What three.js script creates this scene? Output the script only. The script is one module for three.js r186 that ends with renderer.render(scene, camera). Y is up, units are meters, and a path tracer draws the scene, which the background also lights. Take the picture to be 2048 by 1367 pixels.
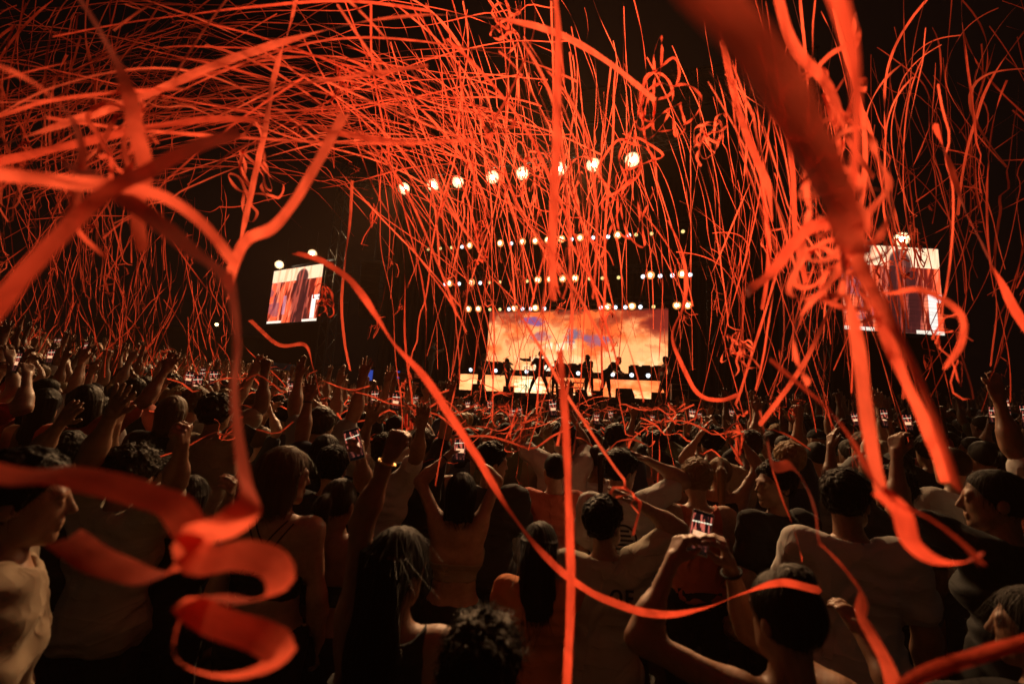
import * as THREE from 'three';
import { mergeGeometries } from 'three/addons/utils/BufferGeometryUtils.js';
import { RoundedBoxGeometry } from 'three/addons/geometries/RoundedBoxGeometry.js';
import { RectAreaLightUniformsLib } from 'three/addons/lights/RectAreaLightUniformsLib.js';
import { FontLoader } from 'three/addons/loaders/FontLoader.js';
import { TextGeometry } from 'three/addons/geometries/TextGeometry.js';

RectAreaLightUniformsLib.init();
const scene = new THREE.Scene();
const rad = (d) => d * Math.PI / 180;

// ---------- camera: held just above the heads, tipped up and a little crooked, wide lens
const camera = new THREE.PerspectiveCamera(73.8, 1024 / 683, 0.05, 400);
camera.position.set(0, 2.1, 0);
camera.rotation.order = 'YXZ';
camera.rotation.set(rad(8.6), 0, rad(3.7));
camera.focus = 5.0;
camera.userData.fStop = 1.7;
scene.add(camera);

// ---------- night sky
{
  const w = 16, h = 8, d = new Float32Array(w * h * 4);
  for (let i = 0; i < w * h; i++) d.set([0.0011, 0.0009, 0.0009, 1], i * 4);
  const sky = new THREE.DataTexture(d, w, h, THREE.RGBAFormat, THREE.FloatType);
  sky.mapping = THREE.EquirectangularReflectionMapping; sky.magFilter = THREE.LinearFilter; sky.needsUpdate = true;
  scene.background = sky; scene.environment = sky;
}
const addedMoon = new THREE.DirectionalLight(0xfff0dd, 0.012);  // faint moonlight, added; no moon shows in the sky
addedMoon.name = 'addedMoon'; addedMoon.position.set(6, 30, 18); addedMoon.shadow.radius = 4; addedMoon.castShadow = true;
addedMoon.shadow.camera.left = addedMoon.shadow.camera.bottom = -40; addedMoon.shadow.camera.right = addedMoon.shadow.camera.top = 40;
scene.add(addedMoon, addedMoon.target);
scene.fog = new THREE.FogExp2(0xf2b98e, 0.0015);

const renderer = new THREE.WebGLRenderer({ antialias: true });
renderer.toneMapping = THREE.LinearToneMapping;
renderer.toneMappingExposure = 1.0;
renderer.shadowMap.enabled = true;

// ---------- small helpers
let seed = 1234567;
const rnd = () => { seed = (seed + 0x6D2B79F5) | 0; let t = Math.imul(seed ^ (seed >>> 15), 1 | seed); t = (t + Math.imul(t ^ (t >>> 7), 61 | t)) ^ t; return ((t ^ (t >>> 14)) >>> 0) / 4294967296; };
const rr = (a, b) => a + (b - a) * rnd();
const pick = (a) => a[Math.floor(rnd() * a.length)];
const clamp = (x, a, b) => Math.max(a, Math.min(b, x));
const smooth = (a, b, x) => { const t = clamp((x - a) / (b - a), 0, 1); return t * t * (3 - 2 * t); };
const V = (x, y, z) => new THREE.Vector3(x, y, z);
const taken = new Map();
const numbered = (n) => { const k = taken.get(n) || 0; taken.set(n, k + 1); return k ? `${n}_${String(k).padStart(3, '0')}` : n; };
function tag(o, label, category, group, kind) { o.userData.label = label; if (category) o.userData.category = category; if (group) o.userData.group = group; if (kind) o.userData.kind = kind; return o; }
function thing(name, label, category, group) { const g = new THREE.Group(); g.name = numbered(name); scene.add(g); return tag(g, label, category, group); }
function part(parent, name, geo, mat) { const m = new THREE.Mesh(geo, mat); m.name = name; m.castShadow = m.receiveShadow = true; parent.add(m); return m; }
function top(name, geo, mat) { return part(scene, numbered(name), geo, mat); }
const std = (c, roughness = 0.7, metalness = 0, extra = {}) => new THREE.MeshStandardMaterial({ color: Array.isArray(c) ? new THREE.Color().setRGB(...c) : c, roughness, metalness, ...extra });
const box = (w, h, d, x = 0, y = 0, z = 0, r = 0) => (r ? new RoundedBoxGeometry(w, h, d, 2, r) : new THREE.BoxGeometry(w, h, d)).translate(x, y, z);
const rod = (a, b, r, n = 6) => { const A = V(...a), B = V(...b), l = A.distanceTo(B); const g = new THREE.CylinderGeometry(r, r, l, n); g.applyQuaternion(new THREE.Quaternion().setFromUnitVectors(V(0, 1, 0), B.clone().sub(A).normalize())); return g.translate((A.x + B.x) / 2, (A.y + B.y) / 2, (A.z + B.z) / 2); };
const merge = (list) => mergeGeometries(list.map((g) => { const q = g.index ? g.toNonIndexed() : g; for (const k of Object.keys(q.attributes)) if (!['position', 'normal', 'uv'].includes(k)) q.deleteAttribute(k); return q; }));
const hash3 = (x, y, z) => { let h = Math.imul(x, 374761393) + Math.imul(y, 668265263) + Math.imul(z, 2147483647 - 58947) | 0; h = Math.imul(h ^ (h >>> 13), 1274126177); return ((h ^ (h >>> 16)) >>> 0) / 4294967296; };
function noise(x, y, z = 0) { const xi = Math.floor(x), yi = Math.floor(y), zi = Math.floor(z), f = (t) => t * t * (3 - 2 * t), u = f(x - xi), v = f(y - yi), w = f(z - zi); let r = 0; for (let i = 0; i < 8; i++) { const a = i & 1, b = (i >> 1) & 1, c = i >> 2; r += hash3(xi + a, yi + b, zi + c) * (a ? u : 1 - u) * (b ? v : 1 - v) * (c ? w : 1 - w); } return r; }
const fbm = (x, y, z = 0, o = 5) => { let s = 0, a = 0.5, n = 0; for (let i = 0; i < o; i++) { s += a * noise(x, y, z); n += a; x = x * 2.03 + 17.1; y = y * 2.03 + 5.7; z = z * 2 + 3; a *= 0.52; } return s / n; };
function texture(w, h, fn, srgb = true) {           // fn(u, v) -> [r, g, b] in 0..1, v upward
  const d = new Uint8Array(w * h * 4);
  for (let j = 0; j < h; j++) for (let i = 0; i < w; i++) { const c = fn((i + 0.5) / w, (j + 0.5) / h), k = (j * w + i) * 4; for (let q = 0; q < 3; q++) d[k + q] = clamp(c[q], 0, 1) * 255; d[k + 3] = 255; }
  const t = new THREE.DataTexture(d, w, h); t.magFilter = THREE.LinearFilter; t.wrapS = t.wrapT = THREE.RepeatWrapping; if (srgb) t.colorSpace = THREE.SRGBColorSpace; t.needsUpdate = true; return t;
}
const mixc = (a, b, t) => [a[0] + (b[0] - a[0]) * t, a[1] + (b[1] - a[1]) * t, a[2] + (b[2] - a[2]) * t];

// ---------- the stage stands turned 20 degrees; local x runs along it, local z towards the crowd
const STAGE = { c: V(2.93, 0, -22), yaw: rad(-20.3) };
const onStage = (x, y, z) => V(x, y, z).applyAxisAngle(V(0, 1, 0), STAGE.yaw).add(STAGE.c);
function setOnStage(o, x, y, z, turn = 0) { o.position.copy(onStage(x, y, z)); o.rotation.y = STAGE.yaw + turn; return o; }
const groundAt = (x, z) => 0.17 * smooth(1.2, 3.6, -z) + 0.09 * Math.max(0, Math.abs(x) - 1.6) * smooth(0, 3, -z);

const WARM = new THREE.Color().setRGB(1.0, 0.58, 0.27);
// ---------- ground: trodden field that rises a little to both sides
{
  const g = new THREE.PlaneGeometry(360, 360, 120, 120).rotateX(-Math.PI / 2), p = g.attributes.position;
  for (let i = 0; i < p.count; i++) p.setY(i, groundAt(p.getX(i), p.getZ(i)) > 3 ? 3 + 0.01 * Math.abs(p.getX(i)) : groundAt(p.getX(i), p.getZ(i)) - 0.004);
  g.computeVertexNormals();
  const t = texture(512, 512, (u, v) => { const n = fbm(u * 24, v * 24, 1), m = fbm(u * 90, v * 90, 4, 3); const k = 0.14 + 0.12 * n + 0.1 * m; return [k, k * 0.95, k * 0.88]; });
  t.repeat.set(60, 60);
  const m = top('ground', g, std(0xffffff, 0.95, 0, { map: t })); m.userData.kind = 'structure';
}

// ---------- materials of the stage
const M = {
  black: std([0.012, 0.012, 0.013], 0.7), blackGloss: std([0.015, 0.015, 0.016], 0.35), deck: std([0.02, 0.02, 0.021], 0.45),
  steel: std([0.35, 0.35, 0.36], 0.4, 0.9), darkSteel: std([0.06, 0.06, 0.065], 0.45, 0.6), cloth: std([0.02, 0.018, 0.017], 0.95),
  curtain: std([0.06, 0.045, 0.035], 0.9), roof: std([0.2, 0.17, 0.14], 0.6, 0.3), white: std([0.75, 0.75, 0.73], 0.5),
  caseSilver: std([0.5, 0.5, 0.52], 0.35, 0.8), yellow: std([0.7, 0.38, 0.05], 0.5),
};
const glow = (r, g, b, k) => new THREE.MeshStandardMaterial({ color: 0x000000, emissive: new THREE.Color().setRGB(r, g, b), emissiveIntensity: k, roughness: 1 });

// truss: four chords with zigzag bracing, as one geometry along local x
function trussGeo(len, s = 0.35, bay = 0.5, r = 0.022) {
  const out = [], n = Math.round(len / bay), h = s / 2;
  for (const [y, z] of [[h, h], [h, -h], [-h, h], [-h, -h]]) out.push(rod([-len / 2, y, z], [len / 2, y, z], r, 5));
  for (let i = 0; i < n; i++) {
    const a = -len / 2 + i * len / n, b = a + len / n, f = i % 2 ? 1 : -1;
    for (const z of [h, -h]) out.push(rod([a, f * h, z], [b, -f * h, z], r * 0.6, 4));
    for (const y of [h, -h]) out.push(rod([a, y, f * h], [b, y, -f * h], r * 0.6, 4));
  }
  return merge(out);
}

// ---------- stage: deck, front skirt boards, riser with its stairs
{
  const s = thing('stage', 'black concert stage deck with riser and short stairs facing the crowd', 'stage');
  setOnStage(s, 0, 0, 0);
  part(s, 'deck', box(17, 0.2, 9.6, 0, 2.7, 0.7), M.deck);
  part(s, 'deck_edge', box(17.1, 0.07, 0.06, 0, 2.755, 5.54), M.darkSteel);
  for (let i = 0; i < 14; i++) part(s, 'skirt_panel', box(1.19, 2.55, 0.05, -7.93 + i * 1.22, 1.3, 5.42), M.cloth);
  part(s, 'riser', box(10.6, 1.1, 1.9, -0.35, 3.355, 0.15), M.black);
  part(s, 'riser_top', box(10.8, 0.14, 2.0, -0.35, 3.98, 0.17), M.blackGloss);
  const st = new THREE.Group(); st.name = 'stairs'; s.add(st); st.position.set(0.35, 2.8, 1.25);
  for (let i = 0; i < 4; i++) part(st, 'step', box(1.25, 0.045, 0.26, 0, 0.24 * (4 - i), 0.14 + i * 0.27), M.darkSteel);
  for (const x of [-0.66, 0.66]) part(st, 'rail', merge([rod([x, 0.06, 1.2], [x, 1.05, 0.1], 0.025), rod([x, 0, 1.2], [x, 0.75, 1.2], 0.02), rod([x, 0.75, 1.2], [x, 1.75, 0.1], 0.02), rod([x, 0.9, 0.1], [x, 1.75, 0.1], 0.02)]), M.darkSteel);
}

// ---------- LED walls: sunset clouds
const SKYIMG = (u, v, k) => {                         // broad sunset clouds with purple gaps, brightest low down
  const n = fbm(u * 7 + k, v * 3.2, 3 + k, 6), m = fbm(u * 15 + 9, v * 6.5 + k, 8, 5), b = fbm(u * 4 + 31 + k, v * 2.1 + 4, 11, 4);
  let c = mixc([0.90, 0.38, 0.17], [1.0, 0.66, 0.41], smooth(0.34, 0.60, n + (0.5 - v) * 0.16));
  c = mixc(c, [1.0, 0.82, 0.60], smooth(0.5, 0.72, m) * smooth(0.5, 0.05, v) * 0.9);
  c = mixc(c, [0.50, 0.16, 0.10], smooth(0.50, 0.64, b) * smooth(0.52, 0.98, v + (m - 0.5) * 0.5));
  c = mixc(c, [0.62, 0.24, 0.13], smooth(0.52, 0.64, m) * smooth(0.25, 0.5, v) * 0.45);
  return c;
};
const patch = (u, v, cx, cy, rx, ry) => smooth(1.1, 0.45, Math.hypot((u - cx) / rx, (v - cy) / ry) + (fbm(u * 26, v * 13, 5, 4) - 0.5) * 1.5);
const ledTex = texture(768, 264, (u, v) => {
  let c = SKYIMG(u, v, 0.7);
  c = mixc(c, [0.47, 0.15, 0.10], smooth(0.30, 0.12, u) * smooth(0.76, 0.98, v + (fbm(u * 14, v * 6, 2) - 0.5) * 0.3) * 0.95);
  c = mixc(c, [0.44, 0.13, 0.10], smooth(0.84, 0.93, u + (fbm(u * 9, v * 9, 6) - 0.5) * 0.12) * smooth(0.5, 0.72, v) * 0.95);
  c = mixc(c, [0.42, 0.28, 0.52], patch(u, v, 0.27, 0.80, 0.085, 0.10) * 0.85);
  c = mixc(c, [0.38, 0.36, 0.48], patch(u, v, 0.51, 0.58, 0.075, 0.12) * 0.85);
  c = mixc(c, [0.52, 0.32, 0.44], patch(u, v, 0.63, 0.50, 0.10, 0.11) * 0.8);
  c = mixc(c, [0.55, 0.32, 0.42], patch(u, v, 0.32, 0.55, 0.07, 0.10) * 0.7);
  c = mixc(c, [1.0, 0.93, 0.80], patch(u, v, 0.42, 0.40, 0.13, 0.07) * 0.8 * smooth(0.2, 0.8, noise(u * 150, 2)));
  c = mixc(c, [1.0, 0.96, 0.84], patch(u, v, 0.35, 0.05, 0.09, 0.18));
  if (v > 0.94) { const d = fbm(u * 40, 3, 1, 3); if (v > 0.95 + 0.05 * d) c = mixc(c, [0.2, 0.08, 0.06], 0.6); }
  const s = ((u * 16) % 1 < 0.012 || (v * 6) % 1 < 0.02) ? 0.9 : 1;
  return c.map((x) => x * s);
});
const lowTex = texture(768, 96, (u, v) => { let c = SKYIMG(u, v * 0.4, 4.3); c = mixc(c, [1, 0.93, 0.7], patch(u, v, 0.38, 0.5, 0.09, 0.6)); const s = (u * 18) % 1 < 0.012 ? 0.88 : 1; return c.map((x) => x * s); });
const ledMat = (t, k) => new THREE.MeshStandardMaterial({ color: 0x050505, emissive: 0xffffff, emissiveMap: t, emissiveIntensity: k, roughness: 0.6 });
function areaLight(name, w, h, color, k, pos, turn) { const l = new THREE.RectAreaLight(color, k, w, h); l.name = name; l.position.copy(pos); l.rotation.set(0, turn + Math.PI, 0); scene.add(l); return l; }
{
  const s = thing('led_screen', 'wide video wall showing orange sunset clouds at the back of the stage', 'video wall');
  setOnStage(s, 0, 5.68, 0);
  part(s, 'screen_image', new THREE.PlaneGeometry(8.9, 3.06).translate(0, 0, 0.07), ledMat(ledTex, 1.5));
  part(s, 'cabinet', box(9.0, 3.12, 0.12), M.black);
  const r = thing('led_riser_screen', 'low orange video strip below the riser behind the performers', 'video wall');
  setOnStage(r, -0.45, 3.29, 1.28);
  part(r, 'screen_image', new THREE.PlaneGeometry(9.6, 0.92).translate(0, 0, 0.045), ledMat(lowTex, 1.9));
  part(r, 'cabinet', box(9.66, 0.98, 0.08), M.black);
}

// ---------- side screens with the live picture: pale band on top, dark performer against red streamers
const liveTex = (k, rightOne) => texture(256, 224, (u, v) => {
  const x = u * 9 + k, st = fbm(u * 14 + (1 - v) * 2.5 + k, v * 2.2, 4, 4), st2 = fbm(u * 30 - v * 3 + k, v * 3, 9, 3);
  let c = mixc([0.42, 0.10, 0.07], [0.98, 0.36, 0.21], smooth(0.44, 0.62, st));
  c = mixc(c, [1.0, 0.55, 0.40], smooth(0.56, 0.70, st2) * 0.8);
  const bx = rightOne ? 0.6 : 0.62, body = smooth(1.15, 0.85, Math.hypot((u - bx) / 0.115, (v - 0.80) / 0.16)) + smooth(0.2, 0.13, Math.abs(u - bx - (0.62 - v) * 0.06)) * (v < 0.72 ? 1 : 0);
  if (v > 0.765) c = mixc([0.98, 0.84, 0.68], [1.0, 0.72, 0.55], smooth(0.5, 0.7, st2));
  else if (u < 0.22 && v > 0.12) c = mixc(c, [0.45, 0.27, 0.36], smooth(0.45, 0.6, fbm(u * 9, v * 9, k)) * 0.6);
  c = mixc(c, mixc([0.24, 0.10, 0.10], [0.62, 0.25, 0.20], smooth(0.5, 0.68, st2)), clamp(body, 0, 1) * 0.92);
  if (u > 0.86 && u < 0.94 && v < 0.40 && v > 0.05) c = [0.98, 0.93, 0.88];
  if (u > 0.86 && v < 0.46 && v > 0.37) c = [1, 0.97, 0.93];
  if (u > 0.29 && u < 0.35 && v < 0.5 && v > 0.15) c = mixc(c, [0.75, 0.52, 0.62], 0.7);
  if (v < 0.04 && (u < 0.3 || u > 0.72)) c = [1, 0.92, 0.84];
  if (rightOne && v < 0.42) { const l = (v * 62) % 1 < 0.35 ? 1.12 : 0.80; c = c.map((q) => q * l); }
  return c;
});
function sideScreen(pos, turn, w, h, k, rightOne, label) {
  const s = thing('side_screen', label, 'video screen');
  s.position.copy(pos); s.rotation.y = turn;
  part(s, 'screen_image', new THREE.PlaneGeometry(w, h).translate(0, 0, 0.085), ledMat(liveTex(k, rightOne), 1.45));
  part(s, 'cabinet', box(w + 0.1, h + 0.1, 0.14), M.black);
  for (const x of [-w * 0.3, w * 0.3]) part(s, 'hanging_cable', rod([x, h / 2, 0], [x, h / 2 + 2.2, 0], 0.012, 5), M.darkSteel);
  const t = thing('screen_tower', rightOne ? 'dark scaffold tower carrying the right video screen' : 'dark scaffold tower carrying the left video screen', 'scaffold');
  t.position.set(pos.x, groundAt(pos.x, pos.z), pos.z); t.rotation.y = turn;
  const H = pos.y + h / 2 + 0.5 - t.position.y;
  for (const x of [-w / 2 - 0.3, w / 2 + 0.3]) for (const z of [-0.5, -1.9]) part(t, 'post', rod([x, 0, z], [x, H, z], 0.04), M.darkSteel);
  for (let y = 1; y < H; y += 2) for (const z of [-0.5, -1.9]) part(t, 'ledger', rod([-w / 2 - 0.3, y, z], [w / 2 + 0.3, y, z], 0.03), M.darkSteel);
  part(t, 'black_scrim', box(w + 1.2, pos.y - h / 2 - t.position.y - 0.1, 0.04, 0, (pos.y - h / 2 - t.position.y - 0.1) / 2, -0.3), M.cloth);
  part(t, 'top_beam', box(w + 0.9, 0.12, 0.12, 0, H - 0.1, -0.5), M.darkSteel);
  return s;
}
sideScreen(V(-13.9, 8.47, -28.2), rad(-30), 4.95, 3.55, 1.7, false, 'video screen left of the stage showing a performer in red');
sideScreen(V(14.93, 7.86, -17.5), rad(0), 3.95, 3.52, 6.1, true, 'large video screen at the right showing a performer in red');

// ---------- blinder lamps: eight along the front truss, two above each side screen
const lens = new THREE.SphereGeometry(0.1, 20, 12);
const lensMat = glow(1.0, 0.78, 0.48, 45), haloBowlMat = std([0.10, 0.055, 0.022], 0.35, 0, { side: THREE.DoubleSide });  // bowl tinted amber to stand in for the halo round each lamp
function blinder(pos, label, group, cd, aim, glowMat = lensMat, half = 62) {
  const g = thing('blinder_lamp', label, 'stage light', group);
  g.position.copy(pos); g.lookAt(aim);
  part(g, 'housing', new THREE.CylinderGeometry(0.29, 0.14, 0.26, 20, 1, true).rotateX(Math.PI / 2).translate(0, 0, -0.06), M.black);
  part(g, 'halo_reflector', new THREE.LatheGeometry([[0.02, 0], [0.12, 0.015], [0.2, 0.07], [0.25, 0.14], [0.27, 0.2]].map((q) => new THREE.Vector2(...q)), 24).rotateX(Math.PI / 2).translate(0, 0, -0.14), haloBowlMat);
  part(g, 'back_plate', new THREE.CylinderGeometry(0.12, 0.12, 0.02, 16).rotateX(Math.PI / 2).translate(0, 0, -0.22), M.black);
  part(g, 'lamp_lens', lens, glowMat);
  part(g, 'yoke', merge([box(0.02, 0.5, 0.05, -0.31, 0.2, -0.08), box(0.02, 0.5, 0.05, 0.31, 0.2, -0.08), box(0.64, 0.02, 0.05, 0, 0.46, -0.08)]), M.black);
  const l = new THREE.SpotLight(WARM, cd, 0, rad(half), 1, 2);
  l.name = 'blinder_beam'; l.castShadow = true; l.shadow.radius = 6;
  const d = aim.clone().sub(pos).normalize();
  l.position.copy(pos).addScaledVector(d, 0.12); l.target.position.copy(aim);
  scene.add(l, l.target);
  return g;
}
const CROWD = V(0.5, 4.3, -2.0);
{
  const xs = [-7.05, -5.54, -4.27, -2.65, -1.29, 0.31, 1.67, 3.17];
  const nth = ['leftmost', 'second from left', 'third from left', 'fourth from left', 'fourth from right', 'third from right', 'second from right', 'rightmost'];
  // four narrow beams meet in the air over the middle of the crowd, two fall on the heads below, two are wide and light the left of the field
  const AIM = { wide: [470, V(-7, 2.2, -8), 25], heads: [760, V(0.2, 1.9, -4.6), 15], air: [1000, CROWD, 8] }, ROLE = ['wide', 'heads', 'wide', 'air', 'air', 'air', 'heads', 'air'];
  xs.forEach((x, i) => { const [cd, aim, half] = AIM[ROLE[i]]; blinder(onStage(x, 11.92, 5), `glaring warm lamp on the front roof truss, ${nth[i]} of eight`, 'glaring lamps on the front truss', cd, aim, lensMat, half); });
  const t = thing('front_truss', 'aluminium lighting truss along the front edge of the stage roof', 'truss'); setOnStage(t, -1.5, 12.45, 5);
  part(t, 'lattice', trussGeo(16, 0.4), M.steel);
}
const SIDE = [[555, V(-15.62, 10.62, -29.0), 'small lamp above the left video screen, the left of two'], [630, V(-12.9, 11.05, -27.6), 'small lamp above the left video screen, the right of two'],
  [1, V(13.1, 9.95, -17.4), 'small lamp above the right video screen, half hidden by streamers'], [2, V(15.45, 9.95, -17.4), 'glaring warm lamp above the right video screen']];
for (const [, p, label] of SIDE) blinder(p, label, 'lamps above the side screens', 70, V(0, 2.5, -4), lensMat, 24);
// ---------- rear lamps on three trusses and along the riser
const canGeo = {}, hotCore = glow(1.0, 0.8, 0.5, 5), lampMats = { O: glow(1.0, 0.36, 0.09, 1.5), w: glow(0.85, 0.92, 1.0, 2.2), y: glow(1.0, 0.74, 0.25, 1.3) }, lampR = { O: 0.175, w: 0.09, y: 0.08 }, lampWord = { O: 'round amber', w: 'small white', y: 'small yellow' };
for (const k of ['O', 'w', 'y']) { const r = lampR[k]; canGeo[k] = { can: new THREE.CylinderGeometry(r * 1.25, r, r * 2.2, 14, 1, true).rotateX(Math.PI / 2).translate(0, 0, -r), back: new THREE.CircleGeometry(r, 14).translate(0, 0, -r * 2), lens: new THREE.SphereGeometry(r, 14, 8).scale(1, 1, 0.45), core: new THREE.SphereGeometry(r * 0.62, 12, 8).translate(0, 0, r * 0.1), yoke: merge([box(0.015, r * 3, 0.04, -r * 1.35, r, -r), box(0.015, r * 3, 0.04, r * 1.35, r, -r), box(r * 2.75, 0.015, 0.04, 0, r * 2.5, -r)]) }; }
function lampRow(list, y, z, where, group, kindName) {
  const nth = ['first', 'second', 'third', 'fourth', 'fifth', 'sixth', 'seventh', 'eighth', 'ninth', 'tenth'], seen = {};
  for (const s of list.split(' ')) {
    const k = s.slice(-1), u = parseFloat(s); seen[k] = (seen[k] || 0) + 1;
    const g = thing('spot_lamp', `${lampWord[k]} ${kindName} ${where}, ${nth[seen[k] - 1]} from left`, 'stage light', `${lampWord[k]} lamps ${group}`);
    setOnStage(g, u, y + (k === 'O' ? 0.05 : 0), z); g.rotateX(0.25);
    part(g, 'housing', canGeo[k].can, M.black); part(g, 'back_plate', canGeo[k].back, M.black); part(g, 'lamp_lens', canGeo[k].lens, lampMats[k]); if (k === 'O') part(g, 'bulb', canGeo[k].core, hotCore); part(g, 'yoke', canGeo[k].yoke, M.black);
  }
}
lampRow('-7.65y -6.92y -6.27y -5.66w -5.23O -3.53O -2.94w -2.36O -1.69O -1.06O -0.39O 0.1w 0.51O 1.12w 1.81w 2.24O 2.75w 3.06y 3.73y 5.04y', 10.3, 1.5, 'hanging from the highest rear truss', 'on the highest rear truss', 'lamp');
lampRow('-6.45w -6.19O -5.64w -4.94O -4.47w -3.97y -3.41y -2.0y -1.45O -0.85O -0.24O 0.35O 1.03y 1.62y 2.34y 3.4w 3.72O 4.12w 4.63w 5.02O 5.34w', 8.33, 1.5, 'hanging from the middle rear truss', 'on the middle rear truss', 'lamp');
lampRow('-5.3O -4.74O -4.1y -3.55y -3.07w -2.77O -2.35w -1.94w -1.68O -1.23w 1.5w 1.8O 2.16w 2.61w 2.9O 3.27w 3.84y 4.82O 5.27O', 7.1, 0.9, 'along the top edge of the sunset video wall', 'above the sunset video wall', 'lamp');
lampRow('-4.71w -4.12w -3.38w -1.81w 0.65w 2.19w 3.0w 3.69w', 3.97, 1.32, 'on the dark riser front', 'on the riser front', 'lamp');
for (const [y, z, l, label] of [[10.75, 1.45, 15, 'dark lighting truss highest at the back of the stage'], [8.72, 1.45, 14, 'dark lighting truss midway down the back of the stage'], [7.42, 0.82, 12.5, 'dark lighting truss just above the sunset video wall']]) {
  const t = thing('rear_truss', label, 'truss'); setOnStage(t, -0.8, y, z); part(t, 'lattice', trussGeo(l, 0.28), M.darkSteel);
}

// ---------- roof with its slatted fascia, columns and the round sign
{
  const r = thing('stage_roof', 'dark slatted stage roof carried by tall lattice columns', 'roof'); setOnStage(r, 0, 0, 0);
  part(r, 'canopy', box(19.4, 0.12, 8.6, -0.6, 14.35, 1.9), M.cloth);
  for (let i = 0; i < 13; i++) part(r, 'fascia_slat', box(19.2, 0.085, 0.05, -0.6, 13.02 + i * 0.1, 6.22), M.roof);
  part(r, 'fascia_backing', box(19.2, 1.4, 0.03, -0.6, 13.6, 6.15), M.black);
  for (let i = 0; i < 15; i++) { const x = -9.8 + i * 1.32; part(r, 'fascia_brace', rod([x, 12.95, 6.3], [x + (i % 2 ? 0.9 : -0.9), 14.3, 6.3], 0.03), M.darkSteel); }
  for (const [x, z] of [[-9.9, 5.6], [8.9, 5.6], [-9.9, -2], [8.9, -2]]) { const c = part(r, 'column', trussGeo(14.2, 0.5, 0.6, 0.03).rotateZ(Math.PI / 2), M.darkSteel); c.position.set(x, 7.15, z); }
  const sg = thing('round_sign', 'unlit round sign with the letters AT on top of the stage roof', 'sign'); setOnStage(sg, -0.95, 15.0, 6.1);
  part(sg, 'disc', new THREE.CylinderGeometry(1.45, 1.45, 0.16, 48).rotateX(Math.PI / 2), std([0.03, 0.022, 0.018], 0.7));
  part(sg, 'rim', new THREE.TorusGeometry(1.45, 0.05, 8, 60), std([0.16, 0.12, 0.09], 0.5));
  const font = await new FontLoader().loadAsync('fonts/droid/droid_sans_bold.typeface.json');
  for (const [ch, x, y, a] of [['A', -0.62, 0.55, 0.25], ['T', 0.05, 0.72, 0]]) { const l = part(sg, 'letter', new TextGeometry(ch, { font, size: 0.5, depth: 0.05, curveSegments: 4 }), std([0.42, 0.32, 0.24], 0.6)); l.position.set(x, y - 0.2, 0.09); l.rotation.z = a; }
}

// ---------- black back drape and pleated side curtains
function pleats(w, h, amp, n) { const g = new THREE.PlaneGeometry(w, h, n * 8, 6), p = g.attributes.position; for (let i = 0; i < p.count; i++) { const x = p.getX(i), y = p.getY(i); p.setZ(i, amp * Math.sin(x / w * n * 6.283 + 0.7 * Math.sin(x * 2)) * (1 + 0.25 * Math.sin(y * 0.6 + x * 3))); } g.computeVertexNormals(); return g; }
for (const [name, label, u, y, z, w, h, turn, mat] of [
  ['back_drape', 'black drape hanging behind the video wall', -0.4, 8.3, -0.6, 18, 11.4, 0, M.cloth],
  ['side_curtain', 'brown pleated curtain hanging left of the sunset video wall', -7.6, 7.6, 1.2, 4.6, 9.4, 0.35, M.curtain],
  ['side_curtain', 'black pleated curtain hanging right of the sunset video wall', 7.0, 7.6, 1.0, 3.4, 9.4, -0.25, M.cloth]]) {
  const c = top(name, pleats(w, h, 0.09, Math.round(w * 3)), mat.clone()); c.material.side = THREE.DoubleSide; setOnStage(c, u, y, z, turn); tag(c, label, 'curtain');
}

// ---------- loudspeaker hangs
for (const [u, y, z, n, turn, label] of [[-8.6, 8.3, 4.6, 9, 0.25, 'black loudspeaker array hanging at the left stage edge'], [6.3, 8.0, 4.6, 9, -0.1, 'black loudspeaker array hanging at the right stage edge']]) {
  const a = thing('line_array', label, 'loudspeaker'); setOnStage(a, u, y, z, turn);
  let yy = 0, zz = 0, an = 0;
  for (let i = 0; i < n; i++) { const b = part(a, 'cabinet', new RoundedBoxGeometry(0.95, 0.27, 0.5, 2, 0.02), M.blackGloss); b.position.set(0, yy, zz); b.rotation.x = an; const gr = part(b, 'grille', box(0.9, 0.23, 0.012, 0, 0, 0.258), M.darkSteel); yy -= 0.285 * Math.cos(an); zz -= 0.285 * Math.sin(an) * 0.9; an += 0.045; }
  part(a, 'flying_frame', box(1.0, 0.1, 0.7, 0, 0.22, 0), M.steel);
  part(a, 'hoist_chain', rod([0, 0.25, 0], [0, 4.2, 0], 0.02), M.darkSteel);
}
{
  const a = thing('hanging_cable_loom', 'loop of pale cable hanging beside the right curtain', 'cable'); setOnStage(a, 6.2, 0, 4.2);
  part(a, 'cable', new THREE.TubeGeometry(new THREE.CatmullRomCurve3([V(-0.1, 7.1, 0), V(0.35, 7.2, 0), V(0.45, 6.6, 0.1), V(0.2, 6, 0), V(-0.1, 5.2, 0.1), V(-0.2, 4.9, 0)]), 30, 0.02, 6), std([0.4, 0.38, 0.36], 0.4));
}
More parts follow.
